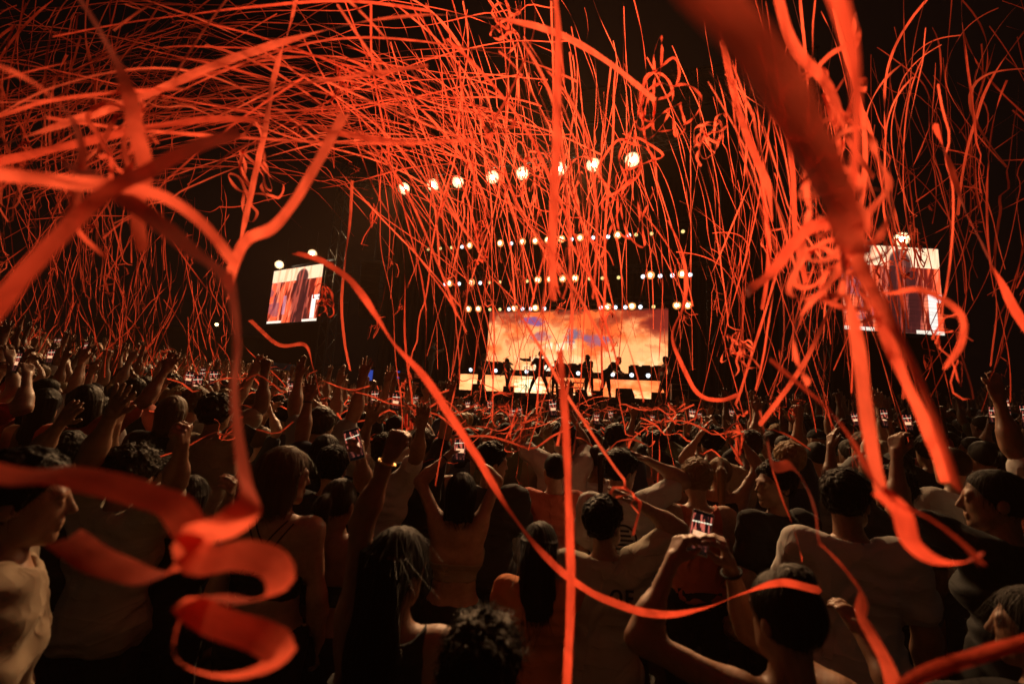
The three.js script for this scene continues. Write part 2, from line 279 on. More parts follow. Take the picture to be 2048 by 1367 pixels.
// ---------- floor monitors, flight case, consoles, mic stands, strips
const wedge = (() => { const s = new THREE.Shape([[-0.26, 0], [0.3, 0], [0.3, 0.14], [-0.1, 0.44], [-0.26, 0.4]].map((p) => new THREE.Vector2(...p))); return new THREE.ExtrudeGeometry(s, { depth: 0.66, bevelEnabled: true, bevelSize: 0.012, bevelThickness: 0.012, bevelSegments: 1 }).translate(0, 0, -0.33).rotateY(Math.PI / 2); })();
const wedgeFront = box(0.6, 0.012, 0.42, 0, 0, 0);
['leftmost monitor wedge', 'monitor wedge second from left', 'monitor wedge left of the stairs', 'monitor wedge at the foot of the stairs', 'monitor wedge right of the stairs', 'monitor wedge beside the bowing man', 'monitor wedge in front of the right dancer', 'rightmost monitor wedge'].forEach((w, i) => {
  const u = [-4.25, -2.85, -1.72, 0.7, 1.42, 1.95, 3.05, 4.2][i], k = [0.6, 0.68, 0.65, 0.6, 0.6, 0.62, 0.85, 0.65][i], g = thing('floor_monitor', `black ${w} on the stage deck`, 'floor monitor', 'wedges on the deck');
  setOnStage(g, u, 2.81, 4.1 + 0.3 * Math.sin(i * 2.2), Math.sin(i * 4) * 0.25); g.scale.setScalar(k);
  part(g, 'cabinet', wedge, M.black); const f = part(g, 'grille', wedgeFront, M.darkSteel); f.position.set(0, 0.3, -0.115); f.rotation.x = -0.64;
});
{
  const c = thing('flight_case', 'black flight case with metal edges at the right end of the deck', 'flight case'); setOnStage(c, 4.95, 2.805, 2.8, 0.1);
  part(c, 'box', box(0.6, 0.62, 0.5, 0, 0.4, 0), M.black);
  for (const x of [-0.3, 0.3]) for (const z of [-0.25, 0.25]) part(c, 'edge', box(0.03, 0.64, 0.03, x, 0.4, z), M.caseSilver);
  for (const y of [0.1, 0.5, 0.71]) part(c, 'band', box(0.62, 0.025, 0.52, 0, y, 0), M.caseSilver);
  for (const x of [-0.22, 0.22]) for (const z of [-0.18, 0.18]) part(c, 'caster', new THREE.CylinderGeometry(0.045, 0.045, 0.03, 10).rotateZ(Math.PI / 2).translate(x, 0.045, z), M.black);
  for (const [u, w, label] of [[5.55, 0.9, 'short lit yellow strip on the deck edge right of the case'], [6.5, 0.6, 'short yellow strip at the far right deck edge']]) { const s = top('deck_strip', box(w, 0.05, 0.12, 0, 0, 0, 0.012), M.yellow); setOnStage(s, u, 2.83, 5.2); tag(s, label, 'deck strip'); }
  const con = (u, label) => { const g = thing('music_console', label, 'console'); setOnStage(g, u, 4.055, 0.55); part(g, 'table_top', box(1.5, 0.06, 0.5, 0, 0.34, 0), M.black); part(g, 'front_panel', box(1.5, 0.32, 0.04, 0, 0.16, 0.2), M.blackGloss); for (const x of [-0.5, 0, 0.5]) part(g, 'device', box(0.36, 0.07, 0.3, x, 0.4, 0), M.darkSteel); };
  con(-3.6, 'dark music console on the left end of the riser'); con(3.55, 'dark music console on the right end of the riser'); con(0.2, 'dark low console in the middle of the riser');
  const mic = (u, z, label) => { const g = thing('mic_stand', label, 'microphone stand'); setOnStage(g, u, 2.8, z); part(g, 'base', new THREE.CylinderGeometry(0.13, 0.14, 0.02, 20).translate(0, 0.012, 0), M.darkSteel); part(g, 'pole', rod([0, 0.02, 0], [0, 1.45, 0], 0.012), M.darkSteel); part(g, 'microphone', merge([rod([0, 1.45, 0], [0, 1.52, 0.12], 0.016), new THREE.SphereGeometry(0.028, 10, 8).translate(0, 1.525, 0.14)]), M.black); };
  mic(6.2, 4.6, 'slim microphone stand alone at the far right of the deck');
  const cam = thing('stage_camera', 'camera on a thin pole standing in front of the sunset wall', 'camera'); setOnStage(cam, -1.35, 2.8, 2.7);
  part(cam, 'pole', rod([0, 0, 0], [0, 1.45, 0], 0.018), M.black); part(cam, 'leg', rod([0, 0.5, 0], [0.3, 0, 0.15], 0.014), M.black); part(cam, 'leg', rod([0, 0.5, 0], [-0.3, 0, 0.15], 0.014), M.black); part(cam, 'leg', rod([0, 0.5, 0], [0, 0, -0.3], 0.014), M.black);
  part(cam, 'camera_body', box(0.34, 0.13, 0.12, -0.02, 1.56, 0, 0.02), M.black); part(cam, 'lens_hood', rod([-0.18, 1.56, 0], [-0.34, 1.6, 0], 0.05, 10), M.black); part(cam, 'viewfinder', box(0.07, 0.09, 0.06, 0.12, 1.67, 0), M.black);
}
// camera platform at the left with its railing and red cases
{
  const p = thing('camera_platform', 'raised black camera platform at the left stage edge', 'platform'); setOnStage(p, -5.05, 0, 4.6);
  part(p, 'platform_top', box(1.5, 0.08, 1.1, 0, 3.1, 0), M.black); for (const x of [-0.65, 0.65]) for (const z of [-0.45, 0.45]) part(p, 'leg', rod([x, 2.8, z], [x, 3.06, z], 0.03), M.darkSteel);
  part(p, 'railing', merge([rod([-0.7, 3.14, -0.5], [-0.7, 4.1, -0.5], 0.02), rod([0.7, 3.14, -0.5], [0.7, 4.1, -0.5], 0.02), rod([-0.7, 4.1, -0.5], [0.7, 4.1, -0.5], 0.02)]), M.darkSteel);
  ['uppermost', 'middle', 'lowest'].forEach((w, i) => { const c = thing('equipment_case', `flat red equipment case, ${w} of three stacked left of the stage`, 'case'); setOnStage(c, -7.15, 3.45 - i * 0.28 , 3.0); part(c, 'box', box(0.95, 0.2, 0.5, 0, 0, 0, 0.02), std([0.42, 0.06, 0.03], 0.5)); part(c, 'edge_band', box(0.97, 0.025, 0.52, 0, 0, 0), M.darkSteel); });
  const fl = top('case_plinth', box(1.3, 0.1, 0.8, 0, 0, 0, 0.02), M.black); setOnStage(fl, -7.15, 2.84, 3.0); tag(fl, 'low black plinth under the stacked red cases', 'plinth');
}
// two small blue-lit racks at the far left of the stage
for (const [u, y, label] of [[-9.5, 3.3, 'tall blue-lit equipment rack left of the stage'], [-7.95, 3.3, 'short blue-lit equipment rack nearer the red cases']]) { const g = thing('equipment_rack', label, 'rack'); setOnStage(g, u, y, 2.6); part(g, 'cabinet', box(0.6, 1.0, 0.5), M.black); part(g, 'led_panel', box(0.42, 0.5, 0.01, 0, 0.1, 0.256), glow(0.05, 0.12, 0.7, 0.5)); }

// ---------- small far lamps round the field
function farLamp(x, y, z, r, color, k, label, category, poleH) { const g = thing('field_lamp', label, category); const gy = Math.min(3, groundAt(x, z)); g.position.set(x, gy, z); part(g, 'pole', rod([0, 0, 0], [0, y - gy, 0], 0.05), M.darkSteel); part(g, 'lamp_head', box(0.5, 0.12, 0.3, 0, y - gy + 0.22, 0, 0.03), M.black); part(g, 'bulb', new THREE.SphereGeometry(r, 12, 8).translate(0, y - gy + 0.06, 0.05), glow(...color, k)); }
farLamp(-26.0, 7.88, -39.6, 0.14, [1, 0.6, 0.25], 8, 'tiny amber lamp on a pole left of the left video screen', 'lamp');
farLamp(27.1, 4.86, -24.9, 0.12, [1, 0.95, 0.85], 9, 'small white lamp on a pole at the far right', 'lamp');
[[15.07, 3.13, -22.1, 'first'], [19.1, 3.4, -24.1, 'middle'], [25.3, 3.88, -26.0, 'last']].forEach(([x, y, z, w]) => farLamp(x, y, z, 0.05, [0.15, 0.4, 1], 6, `tiny blue lamp low behind the right crowd, ${w} of three from the stage`, 'lamp'));
{
  const b = thing('low_building', 'dim low building wall behind the crowd, left of the left screen', 'building'); b.position.set(-30, 0, -46); b.rotation.y = 0.5;
  part(b, 'wall', box(18, 7.5, 6, 0, 3.75, 0), std([0.2, 0.17, 0.13], 0.9)); part(b, 'roof', box(18.6, 0.3, 6.6, 0, 7.65, 0), M.roof);
  for (let i = 0; i < 5; i++) part(b, 'window', box(1.2, 1.5, 0.05, -7 + i * 3.5, 4.5, 3.02), M.blackGloss);
}
// ---------- bodies: rounded bones joined smoothly and meshed
function surfaceNets(sdf, b, h) {
  const n = [0, 1, 2].map((i) => Math.ceil((b[i + 3] - b[i]) / h / 4) * 4 + 1), [nx, ny, nz] = n, nxy = nx * ny;
  const f = new Float32Array(nxy * nz).fill(NaN), X = (i) => b[0] + i * h, Y = (j) => b[1] + j * h, Z = (k) => b[2] + k * h;
  for (let k = 0; k < nz - 1; k += 4) for (let j = 0; j < ny - 1; j += 4) for (let i = 0; i < nx - 1; i += 4) {
    const c = sdf(X(i + 2), Y(j + 2), Z(k + 2)), far = Math.abs(c) > h * 6.5;
    for (let kk = k; kk <= k + 4; kk++) for (let jj = j; jj <= j + 4; jj++) for (let ii = i; ii <= i + 4; ii++) {
      const q = ii + jj * nx + kk * nxy;
      if (far) { if (Number.isNaN(f[q])) f[q] = c; } else if (Number.isNaN(f[q]) || Math.abs(f[q]) > h * 3) f[q] = sdf(X(ii), Y(jj), Z(kk));
    }
  }
  const id = new Int32Array((nx - 1) * (ny - 1) * (nz - 1)).fill(-1), pos = [], tri = [], cell = (i, j, k) => i + j * (nx - 1) + k * (nx - 1) * (ny - 1);
  for (let k = 0; k < nz - 1; k++) for (let j = 0; j < ny - 1; j++) for (let i = 0; i < nx - 1; i++) {
    const q = i + j * nx + k * nxy, d = [f[q], f[q + 1], f[q + nx], f[q + nx + 1], f[q + nxy], f[q + nxy + 1], f[q + nxy + nx], f[q + nxy + nx + 1]];
    let m = 0; for (let a = 0; a < 8; a++) if (d[a] < 0) m++;
    if (m === 0 || m === 8) continue;
    let x = 0, y = 0, z = 0, c = 0;
    for (let a = 0; a < 8; a++) for (let s = 1; s < 8; s <<= 1) if (!(a & s)) { const e = a | s; if ((d[a] < 0) !== (d[e] < 0)) { const t = d[a] / (d[a] - d[e]); x += (a & 1) + (s === 1 ? t : 0); y += ((a >> 1) & 1) + (s === 2 ? t : 0); z += (a >> 2) + (s === 4 ? t : 0); c++; } }
    id[cell(i, j, k)] = pos.length / 3; pos.push(X(i) + x / c * h, Y(j) + y / c * h, Z(k) + z / c * h);
  }
  const quad = (a, b2, c, d, flip) => { if (a < 0 || b2 < 0 || c < 0 || d < 0) return; if (flip) tri.push(a, c, b2, a, d, c); else tri.push(a, b2, c, a, c, d); };
  for (let k = 1; k < nz - 1; k++) for (let j = 1; j < ny - 1; j++) for (let i = 1; i < nx - 1; i++) {
    const q = i + j * nx + k * nxy, s = f[q] < 0;
    if (s !== f[q + 1] < 0) quad(id[cell(i, j - 1, k - 1)], id[cell(i, j, k - 1)], id[cell(i, j, k)], id[cell(i, j - 1, k)], !s);
    if (s !== f[q + nx] < 0) quad(id[cell(i - 1, j, k - 1)], id[cell(i - 1, j, k)], id[cell(i, j, k)], id[cell(i, j, k - 1)], !s);
    if (s !== f[q + nxy] < 0) quad(id[cell(i - 1, j - 1, k)], id[cell(i, j - 1, k)], id[cell(i, j, k)], id[cell(i - 1, j, k)], !s);
  }
  const g = new THREE.BufferGeometry(), nor = new Float32Array(pos.length), e = h * 0.5;
  for (let v = 0; v < pos.length; v += 3) {
    const [x, y, z] = [pos[v], pos[v + 1], pos[v + 2]], a = sdf(x + e, y, z) - sdf(x - e, y, z), b3 = sdf(x, y + e, z) - sdf(x, y - e, z), c = sdf(x, y, z + e) - sdf(x, y, z - e), l = Math.hypot(a, b3, c) || 1;
    nor.set([a / l, b3 / l, c / l], v);
  }
  g.setAttribute('position', new THREE.Float32BufferAttribute(pos, 3)); g.setAttribute('normal', new THREE.BufferAttribute(nor, 3)); g.setIndex(tri);
  return g;
}
const capsule = (x, y, z, B) => {                      // B = [ax, ay, az, bx, by, bz, ra, rb]
  const dx = B[3] - B[0], dy = B[4] - B[1], dz = B[5] - B[2], px = x - B[0], py = y - B[1], pz = z - B[2];
  let t = (px * dx + py * dy + pz * dz) / (dx * dx + dy * dy + dz * dz + 1e-9); t = t < 0 ? 0 : t > 1 ? 1 : t;
  return Math.hypot(px - dx * t, py - dy * t, pz - dz * t) - (B[6] + (B[7] - B[6]) * t);
};
const smin = (a, b, k) => { const h = Math.max(k - Math.abs(a - b), 0) / k; return Math.min(a, b) - h * h * k * 0.25; };
const smax = (a, b, k) => -smin(-a, -b, k);
const ell = (x, y, z, c, r) => { const px = (x - c[0]) / r[0], py = (y - c[1]) / r[1], pz = (z - c[2]) / r[2], q = Math.hypot(px, py, pz); return (q - 1) * Math.min(r[0], r[1], r[2]) * (q > 1 ? 1.05 : 1); };
const bonesSdf = (bones, k, grow = 0) => (x, y, z) => { let d = 1e3; for (const B of bones) d = smin(d, capsule(x, y, z, B) - grow, k); return d; };
const boundsOf = (bones, m) => { const b = [1e9, 1e9, 1e9, -1e9, -1e9, -1e9]; for (const B of bones) for (let i = 0; i < 3; i++) { b[i] = Math.min(b[i], B[i] - B[6] - m, B[i + 3] - B[7] - m); b[i + 3] = Math.max(b[i + 3], B[i] + B[6] + m, B[i + 3] + B[7] + m); } return b; };

// head, facing -z, its own origin at ear height
function headSdf(x, y, z) {
  let d = ell(x, y, z, [0, 0.03, 0.012], [0.076, 0.094, 0.097]);
  d = smin(d, ell(x, y, z, [0, -0.035, -0.028], [0.06, 0.085, 0.07]), 0.03);
  d = smin(d, capsule(x, y, z, [-0.034, -0.078, -0.03, 0.034, -0.078, -0.03, 0.028, 0.028]), 0.03);
  d = smin(d, capsule(x, y, z, [-0.008, -0.108, -0.07, 0.008, -0.108, -0.07, 0.02, 0.02]), 0.025);
  d = smin(d, capsule(x, y, z, [-0.036, 0.018, -0.082, 0.036, 0.018, -0.082, 0.012, 0.012]), 0.02);
  d = smax(d, -capsule(x, y, z, [-0.034, -0.004, -0.104, -0.03, -0.004, -0.104, 0.013, 0.013]), 0.012);
  d = smax(d, -capsule(x, y, z, [0.034, -0.004, -0.104, 0.03, -0.004, -0.104, 0.013, 0.013]), 0.012);
  d = Math.min(d, capsule(x, y, z, [-0.031, -0.004, -0.083, -0.031, -0.004, -0.083, 0.012, 0.012]), capsule(x, y, z, [0.031, -0.004, -0.083, 0.031, -0.004, -0.083, 0.012, 0.012]));
  d = smin(d, capsule(x, y, z, [0, 0.005, -0.095, 0, -0.034, -0.112, 0.009, 0.013]), 0.012);
  d = smin(d, capsule(x, y, z, [-0.018, -0.066, -0.09, 0.018, -0.066, -0.09, 0.008, 0.008]), 0.008);
  d = smin(d, capsule(x, y, z, [-0.015, -0.079, -0.089, 0.015, -0.079, -0.089, 0.008, 0.008]), 0.006);
  d = smin(d, ell(x, y, z, [0.079, -0.012, 0.014], [0.011, 0.032, 0.02]), 0.008);
  d = smin(d, ell(x, y, z, [-0.079, -0.012, 0.014], [0.011, 0.032, 0.02]), 0.008);
  return smin(d, capsule(x, y, z, [0, -0.06, 0.018, 0, -0.2, 0.03, 0.05, 0.052]), 0.03);
}
const HEADBOX = [-0.12, -0.24, -0.15, 0.12, 0.15, 0.14];
const headGeo = { near: surfaceNets(headSdf, HEADBOX, 0.0088), far: surfaceNets(headSdf, HEADBOX, 0.024) };

// hair: a shell on the skull that stops at the hairline, with falls, tails and knots
const skull = (x, y, z, t) => ell(x, y, z, [0, 0.03, 0.012], [0.076 + t, 0.094 + t, 0.097 + t]);
const hairline = (y, z) => (y - 0.078) * -0.614 + (z + 0.085) * -0.789;
const strand = (x, y, z, a) => a * 0.45 * (Math.sin(Math.atan2(x, z + 0.02) * 34 + noise(x * 22, y * 9, z * 22) * 9) * 0.5);
const HAIR = {
  short: [(x, y, z) => smax(smax(skull(x, y, z, 0.015 + 0.012 * smooth(0, 0.1, y)) - 0.012 * (fbm(x * 55, y * 55, z * 55, 3) - 0.5) * 2 + strand(x, y, z, 0.004), hairline(y, z), 0.01), -0.075 - y + 0.02 * noise(x * 60, 1, z * 60), 0.012), [-0.13, -0.11, -0.15, 0.13, 0.18, 0.16]],
  curly: [(x, y, z) => smax(smax(skull(x, y, z, 0.03) - 0.05 * (fbm(x * 42, y * 42, z * 42, 3) - 0.5), hairline(y, z) - 0.012, 0.01), -0.085 - y, 0.015), [-0.16, -0.13, -0.18, 0.16, 0.2, 0.2]],
  buzz: [(x, y, z) => smax(smax(skull(x, y, z, 0.006) - 0.002 * noise(x * 200, y * 200, z * 200), hairline(y, z), 0.006), -0.06 - y, 0.01), [-0.11, -0.1, -0.14, 0.11, 0.16, 0.14]],
  long: [(x, y, z) => { let d = smax(skull(x, y, z, 0.017), hairline(y, z), 0.01); const r = 0.085 + 0.022 * noise(3, y * 9) - 0.04 * smooth(-0.3, -0.5, y); let f = Math.max(Math.hypot(x, (z - 0.075) * 1.7) - r, y - 0.06, -0.5 - y + 0.06 * noise(x * 50, 2, z * 40)); f = Math.max(f, hairline(y + 0.12, z)); d = smin(d, f, 0.03); return d + strand(x * 1.3, y * 0.3, z, 0.007); }, [-0.16, -0.56, -0.15, 0.16, 0.17, 0.2]],
  bob: [(x, y, z) => { let d = smax(skull(x, y, z, 0.02), hairline(y, z), 0.01); let f = Math.max(Math.hypot(x, (z - 0.03) * 1.05) - 0.098, y - 0.03, -0.17 - y + 0.04 * noise(x * 40, 2, z * 40)); f = Math.max(f, hairline(y + 0.1, z)); d = smin(d, f, 0.025); return d + strand(x, y * 0.3, z, 0.007) - 0.008 * (fbm(x * 40, y * 16, z * 40, 2) - 0.5); }, [-0.16, -0.22, -0.15, 0.16, 0.17, 0.19]],
  tail: [(x, y, z) => { let d = smax(smax(skull(x, y, z, 0.01), hairline(y, z), 0.01), -0.08 - y, 0.01); d = smin(d, capsule(x, y, z, [0, 0.07, 0.1, 0, 0.03, 0.155, 0.022, 0.03]), 0.02); d = smin(d, capsule(x, y, z, [0, 0.03, 0.155, 0.005, -0.34, 0.14, 0.036, 0.016]), 0.02); return d + strand(x, y * 0.3, z, 0.005); }, [-0.12, -0.4, -0.15, 0.12, 0.16, 0.24]],
  bun: [(x, y, z) => { let d = smax(smax(skull(x, y, z, 0.012), hairline(y, z), 0.01), -0.08 - y, 0.01); d = smin(d, ell(x, y, z, [0, 0.125, 0.05], [0.052, 0.04, 0.05]) - 0.022 * (fbm(x * 40, y * 40, z * 40, 3) - 0.5), 0.012); return d + strand(x, y, z, 0.004); }, [-0.13, -0.12, -0.15, 0.13, 0.22, 0.17]],
  cap: [(x, y, z) => Math.min(smax(skull(x, y, z, 0.016), 0.028 - y, 0.008), smax(ell(x, y, z, [0, 0.034, 0.13], [0.075, 0.012, 0.085]), -z, 0.01)), [-0.12, -0.02, -0.15, 0.12, 0.17, 0.25]],
};
// loose strands that follow the shell: down the fall, or away from the crown
function strands(g, style, sdf, count) {
  const p = g.attributes.position, nn = g.attributes.normal, pos = [], nor = [], uv = [], idx = [], n = count, long = { long: 0.16, bob: 0.09, tail: 0.08, bun: 0.05, short: 0.03, curly: 0.035, buzz: 0.008 }[style] || 0.03;
  for (let s = 0; s < n; s++) {
    const i = Math.floor(rnd() * p.count), q = V(p.getX(i), p.getY(i), p.getZ(i)), N = V(nn.getX(i), nn.getY(i), nn.getZ(i)); if (N.y < -0.6) continue;
    const crown = V(q.x, q.y - 0.11, q.z - 0.05), d = V(0, -1, 0.02).multiplyScalar(long > 0.04 ? 1 : 0.35).addScaledVector(crown.normalize(), long > 0.04 ? 0.15 : 0.8).add(V(rr(-1, 1), rr(-1, 1), rr(-1, 1)).multiplyScalar(long > 0.04 ? 0.12 : 0.55));
    d.addScaledVector(N, -d.dot(N)).normalize(); const L = long * rr(0.5, 1.3), w = rr(0.0003, 0.0007) * (count < 1000 ? 2.4 : 1.2), ph = rr(0, 6), k0 = pos.length / 3, stray = rnd() < 0.05, lift = stray ? rr(0.04, long > 0.04 ? 0.12 : 0.4) : 0.01, S = V(0, 0, 0).crossVectors(d, N).normalize();
    for (let k = 0; k <= 4; k++) {
      const t = k / 4, r = q.clone().addScaledVector(d, L * t).addScaledVector(N, 0.0015 + lift * L * t * t); r.y -= (long > 0.04 ? 0.1 : 0.2) * L * t * t;
      if (style === 'curly') r.addScaledVector(S, 0.008 * Math.sin(t * 7 + ph)).addScaledVector(N, 0.007 * (1 - Math.cos(t * 7 + ph)));
      const m = sdf(r.x, r.y, r.z); if (m < 0.001 || (m > 0.003 && !stray && style !== 'curly')) r.addScaledVector(N, 0.0015 - m);
      const W = w * (1 - 0.7 * t); pos.push(r.x - S.x * W, r.y - S.y * W, r.z - S.z * W, r.x + S.x * W, r.y + S.y * W, r.z + S.z * W); nor.push(N.x, N.y, N.z, N.x, N.y, N.z); uv.push(ph, t, ph, t);
      if (k) { const a = k0 + k * 2; idx.push(a - 2, a - 1, a, a, a - 1, a + 1); }
    }
  }
  const o = new THREE.BufferGeometry(); o.setAttribute('position', new THREE.Float32BufferAttribute(pos, 3)); o.setAttribute('normal', new THREE.Float32BufferAttribute(nor, 3)); o.setAttribute('uv', new THREE.Float32BufferAttribute(uv, 2)); o.setIndex(idx); return o;
}
const hairCache = {};
function hairGeo(style, near) {
  const k = style + near;
  if (!hairCache[k]) {
    let g = surfaceNets(HAIR[style][0], HAIR[style][1], { near: 0.0082, mid: 0.0155, far: 0.026 }[near]); const p = g.attributes.position, uv = [];
    for (let i = 0; i < p.count; i++) uv.push(Math.atan2(p.getX(i), p.getZ(i) + 0.001) * 0.1, p.getY(i));
    g.setAttribute('uv', new THREE.Float32BufferAttribute(uv, 2));
    if (near !== 'far' && style !== 'cap') g = mergeGeometries([g, strands(g, style, HAIR[style][0], near === 'near' ? 1900 : 260)]);
    hairCache[k] = g;
  }
  return hairCache[k];
}

// a hand in its own frame: wrist at the origin, fingers along +y, palm towards +z, thumb on +x
const CURL = { open: [0.1, 0.12, 0.14, 0.2, 0.14], relaxed: [0.35, 0.45, 0.5, 0.55, 0.05], fist: [1.45, 1.5, 1.5, 1.5, 0], grip: [0.75, 0.8, 0.85, 0.9, 0.05], point: [0.08, 1.45, 1.5, 1.5, 0], spread: [0.05, 0.05, 0.08, 0.1, 0.3], peace: [0.06, 0.06, 1.5, 1.5, 0.25] };
function handBones(kind) {
  const c = CURL[kind], out = [], kx = [0.031, 0.011, -0.01, -0.03], len = [0.072, 0.08, 0.074, 0.058];
  for (let i = 0; i < 4; i++) {
    const ky = 0.088 - 0.006 * Math.abs(i - 1.2), K = [kx[i], ky, 0];
    out.push([kx[i] * 0.55, 0.004, 0, ...K, 0.016, 0.0125]);
    let a = c[i], p = K.slice(), s = (kx[i] / 0.03) * c[4];
    for (const [fr, more] of [[0.45, 0], [0.31, c[i] * 0.7], [0.24, c[i] * 0.5]]) {
      a += more; const l = len[i] * fr, q = [p[0] + Math.sin(s) * l * Math.cos(a), p[1] + Math.cos(a) * l * Math.cos(s), p[2] + Math.sin(a) * l];
      out.push([...p, ...q, 0.0095, 0.0085]); p = q;
    }
  }
  const t = kind === 'fist' || kind === 'point' || kind === 'peace' ? [[0.034, 0.055, 0.022], [0.012, 0.078, 0.042]] : kind === 'grip' ? [[0.045, 0.05, 0.03], [0.04, 0.082, 0.05]] : [[0.052, 0.052, 0.012], [0.068, 0.085, 0.018]];
  out.push([0.018, 0.012, 0.006, ...t[0], 0.016, 0.012], [...t[0], ...t[1], 0.0115, 0.009]);
  return out;
}

const uvBody = (g) => { if (!g) return g; const p = g.attributes.position, uv = new Float32Array(p.count * 2); for (let i = 0; i < p.count; i++) { uv[i * 2] = p.getX(i) + p.getZ(i) * 0.8; uv[i * 2 + 1] = p.getY(i) + p.getZ(i) * 0.3; } g.setAttribute('uv', new THREE.BufferAttribute(uv, 2)); return g; };
// pose: sides L/R = { up, fore: directions; hand; palm }, lean, twist, stance; f = slight figure
function buildBody(pose, h) {
  const f = pose.f ? 1 : 0, th = f ? 0.86 : 1, sw = f ? 0.165 : 0.188;
  const lean = pose.lean || 0, cl = Math.cos(lean), sl = Math.sin(lean), roll = pose.roll || 0, cr = Math.cos(roll), sr = Math.sin(roll);
  const T = (x, y, z) => { if (y <= 0.95) return [x, y, z]; let Y = y - 0.95; let Z = z; [Y, Z] = [Y * cl + Z * sl, Z * cl - Y * sl]; const q = [x * cr - Y * sr, x * sr + Y * cr, Z]; return [q[0], q[1] + 0.95, q[2]]; };
  const B = (a, b, ra, rb) => [...T(...a), ...T(...b), ra, rb];
  const torso = [B([-0.06, 0.96, 0.01], [0.06, 0.96, 0.01], 0.118, 0.118), B([-0.05, 1.1, 0], [0.05, 1.1, 0], f ? 0.088 : 0.102, f ? 0.088 : 0.102), B([-0.085, 1.27, 0], [0.085, 1.27, 0], f ? 0.09 : 0.105, f ? 0.09 : 0.105), B([-0.1, 1.37, 0.005], [0.1, 1.37, 0.005], 0.082 * th, 0.082 * th), B([0, 1.4, 0.012], [-sw + 0.03, 1.42, 0.01], 0.07, 0.052 * th), B([0, 1.4, 0.012], [sw - 0.03, 1.42, 0.01], 0.07, 0.052 * th)];
  if (f) torso.push(B([-0.065, 1.27, -0.075], [-0.065, 1.27, -0.075], 0.058, 0.058), B([0.065, 1.27, -0.075], [0.065, 1.27, -0.075], 0.058, 0.058));
  const arms = [], sleeves = [], hands = [], wrists = {};
  for (const s of ['L', 'R']) {
    const a = pose[s], sg = s === 'R' ? 1 : -1;
    let u, w;
    if (a.target) {                                     // reach for a point: two-bone solution with the elbow towards the pole
      const t = V(...a.target), S0 = V(...T(sg * (sw - 0.02), 1.46, 0.01)), D = t.clone().sub(S0), L = Math.min(D.length(), 0.53), n = D.normalize(), e1 = 0.285, e2 = 0.25;
      const c = clamp((e1 * e1 + L * L - e2 * e2) / (2 * e1 * L), -1, 1), p = V(...(a.pole || [sg * 0.7, -0.6, 0.1])); p.addScaledVector(n, -p.dot(n)).normalize();
      u = n.clone().multiplyScalar(c).addScaledVector(p, Math.sqrt(1 - c * c)); w = S0.clone().addScaledVector(n, L).sub(S0.clone().addScaledVector(u, e1)).normalize();
    } else { u = V(...a.up).normalize(); w = V(...a.fore).normalize(); }
    const rs = Math.max(0, u.y);
    const S = V(...T(sg * (sw - 0.035 * rs), 1.415 + 0.075 * rs, 0.01)), E = S.clone().addScaledVector(u, 0.285), mid = E.clone().addScaledVector(w, 0.075), Wr = E.clone().addScaledVector(w, 0.25);
    arms.push([...T(sg * 0.09, 1.38, 0.01), ...S.toArray(), 0.06 * th, 0.06 * th], [...S.toArray(), ...E.toArray(), 0.056 * th, 0.042 * th], [...E.toArray(), ...mid.toArray(), 0.042 * th, 0.044 * th], [...mid.toArray(), ...Wr.toArray(), 0.043 * th, 0.027 * th]);
    const half = S.clone().addScaledVector(u, a.sleeve || 0.17);
    sleeves.push([...T(sg * 0.09, 1.38, 0.01), ...S.toArray(), 0.06 * th, 0.06 * th], [...S.toArray(), ...half.toArray(), 0.06 * th, 0.062 * th]);
    const Y = w, P = V(...(a.palm || [0, 0, -1])); P.addScaledVector(Y, -P.dot(Y)).normalize(); if (P.lengthSq() < 0.1) P.set(1, 0, 0);
    let X = Y.clone().cross(P);  if (a.flip) X.negate();
    const thumbRight = a.thumb !== undefined ? V(...a.thumb).dot(X) > 0 : X.x * sg < 0; if (!thumbRight) X.negate();
    const toW = (x, y, z) => Wr.clone().addScaledVector(X, x * th).addScaledVector(Y, y * (0.5 + th / 2)).addScaledVector(P, z).toArray();
    hands.push(handBones(a.hand || 'open').map((q) => [...toW(q[0], q[1], q[2]), ...toW(q[3], q[4], q[5]), q[6] * (0.4 + 0.6 * th), q[7] * (0.4 + 0.6 * th)]).concat([[...Wr.clone().addScaledVector(Y, -0.04).toArray(), ...Wr.clone().addScaledVector(Y, 0.012).toArray(), 0.028 * th, 0.026 * th]]));
    wrists[s] = { at: Wr, Y, P, X };
  }
  const legs = [], st = pose.stance || 0.09, ff = pose.step || 0;
  for (const sg of [-1, 1]) legs.push([sg * 0.085, 0.92, 0, sg * (0.06 + st * 0.6), 0.5, sg * ff * 0.5, 0.092, 0.058], [sg * (0.06 + st * 0.6), 0.5, sg * ff * 0.5, sg * (0.04 + st), 0.09, sg * ff + 0.02, 0.056, 0.04], [sg * (0.04 + st), 0.045, sg * ff + 0.03, sg * (0.05 + st), 0.035, sg * ff - 0.14, 0.042, 0.035]);
  const neckTop = T(0, 1.56, 0.0), all = [...torso, ...arms, ...legs, [...T(0, 1.4, 0.015), ...neckTop, 0.06, 0.05]];
  const q = new THREE.Quaternion().setFromEuler(new THREE.Euler((pose.nod || 0) - lean * 0.6, pose.look || 0, (pose.tilt || 0) + roll * 0.7, 'YXZ'));
  const headAt = V(...T(0, 1.635, -0.012)), headM = new THREE.Matrix4().compose(headAt, q, V(1, 1, 1));
  const near = h < 0.024, parts = [surfaceNets(bonesSdf(all, 0.045), boundsOf(all, 0.05), h)];
  for (const hb of hands) parts.push(surfaceNets(bonesSdf(hb, 0.009), boundsOf(hb, 0.02), near ? 0.0068 : h > 0.045 ? 0.02 : 0.0142));
  parts.push(headGeo[near ? 'near' : 'far'].clone().applyMatrix4(headM));
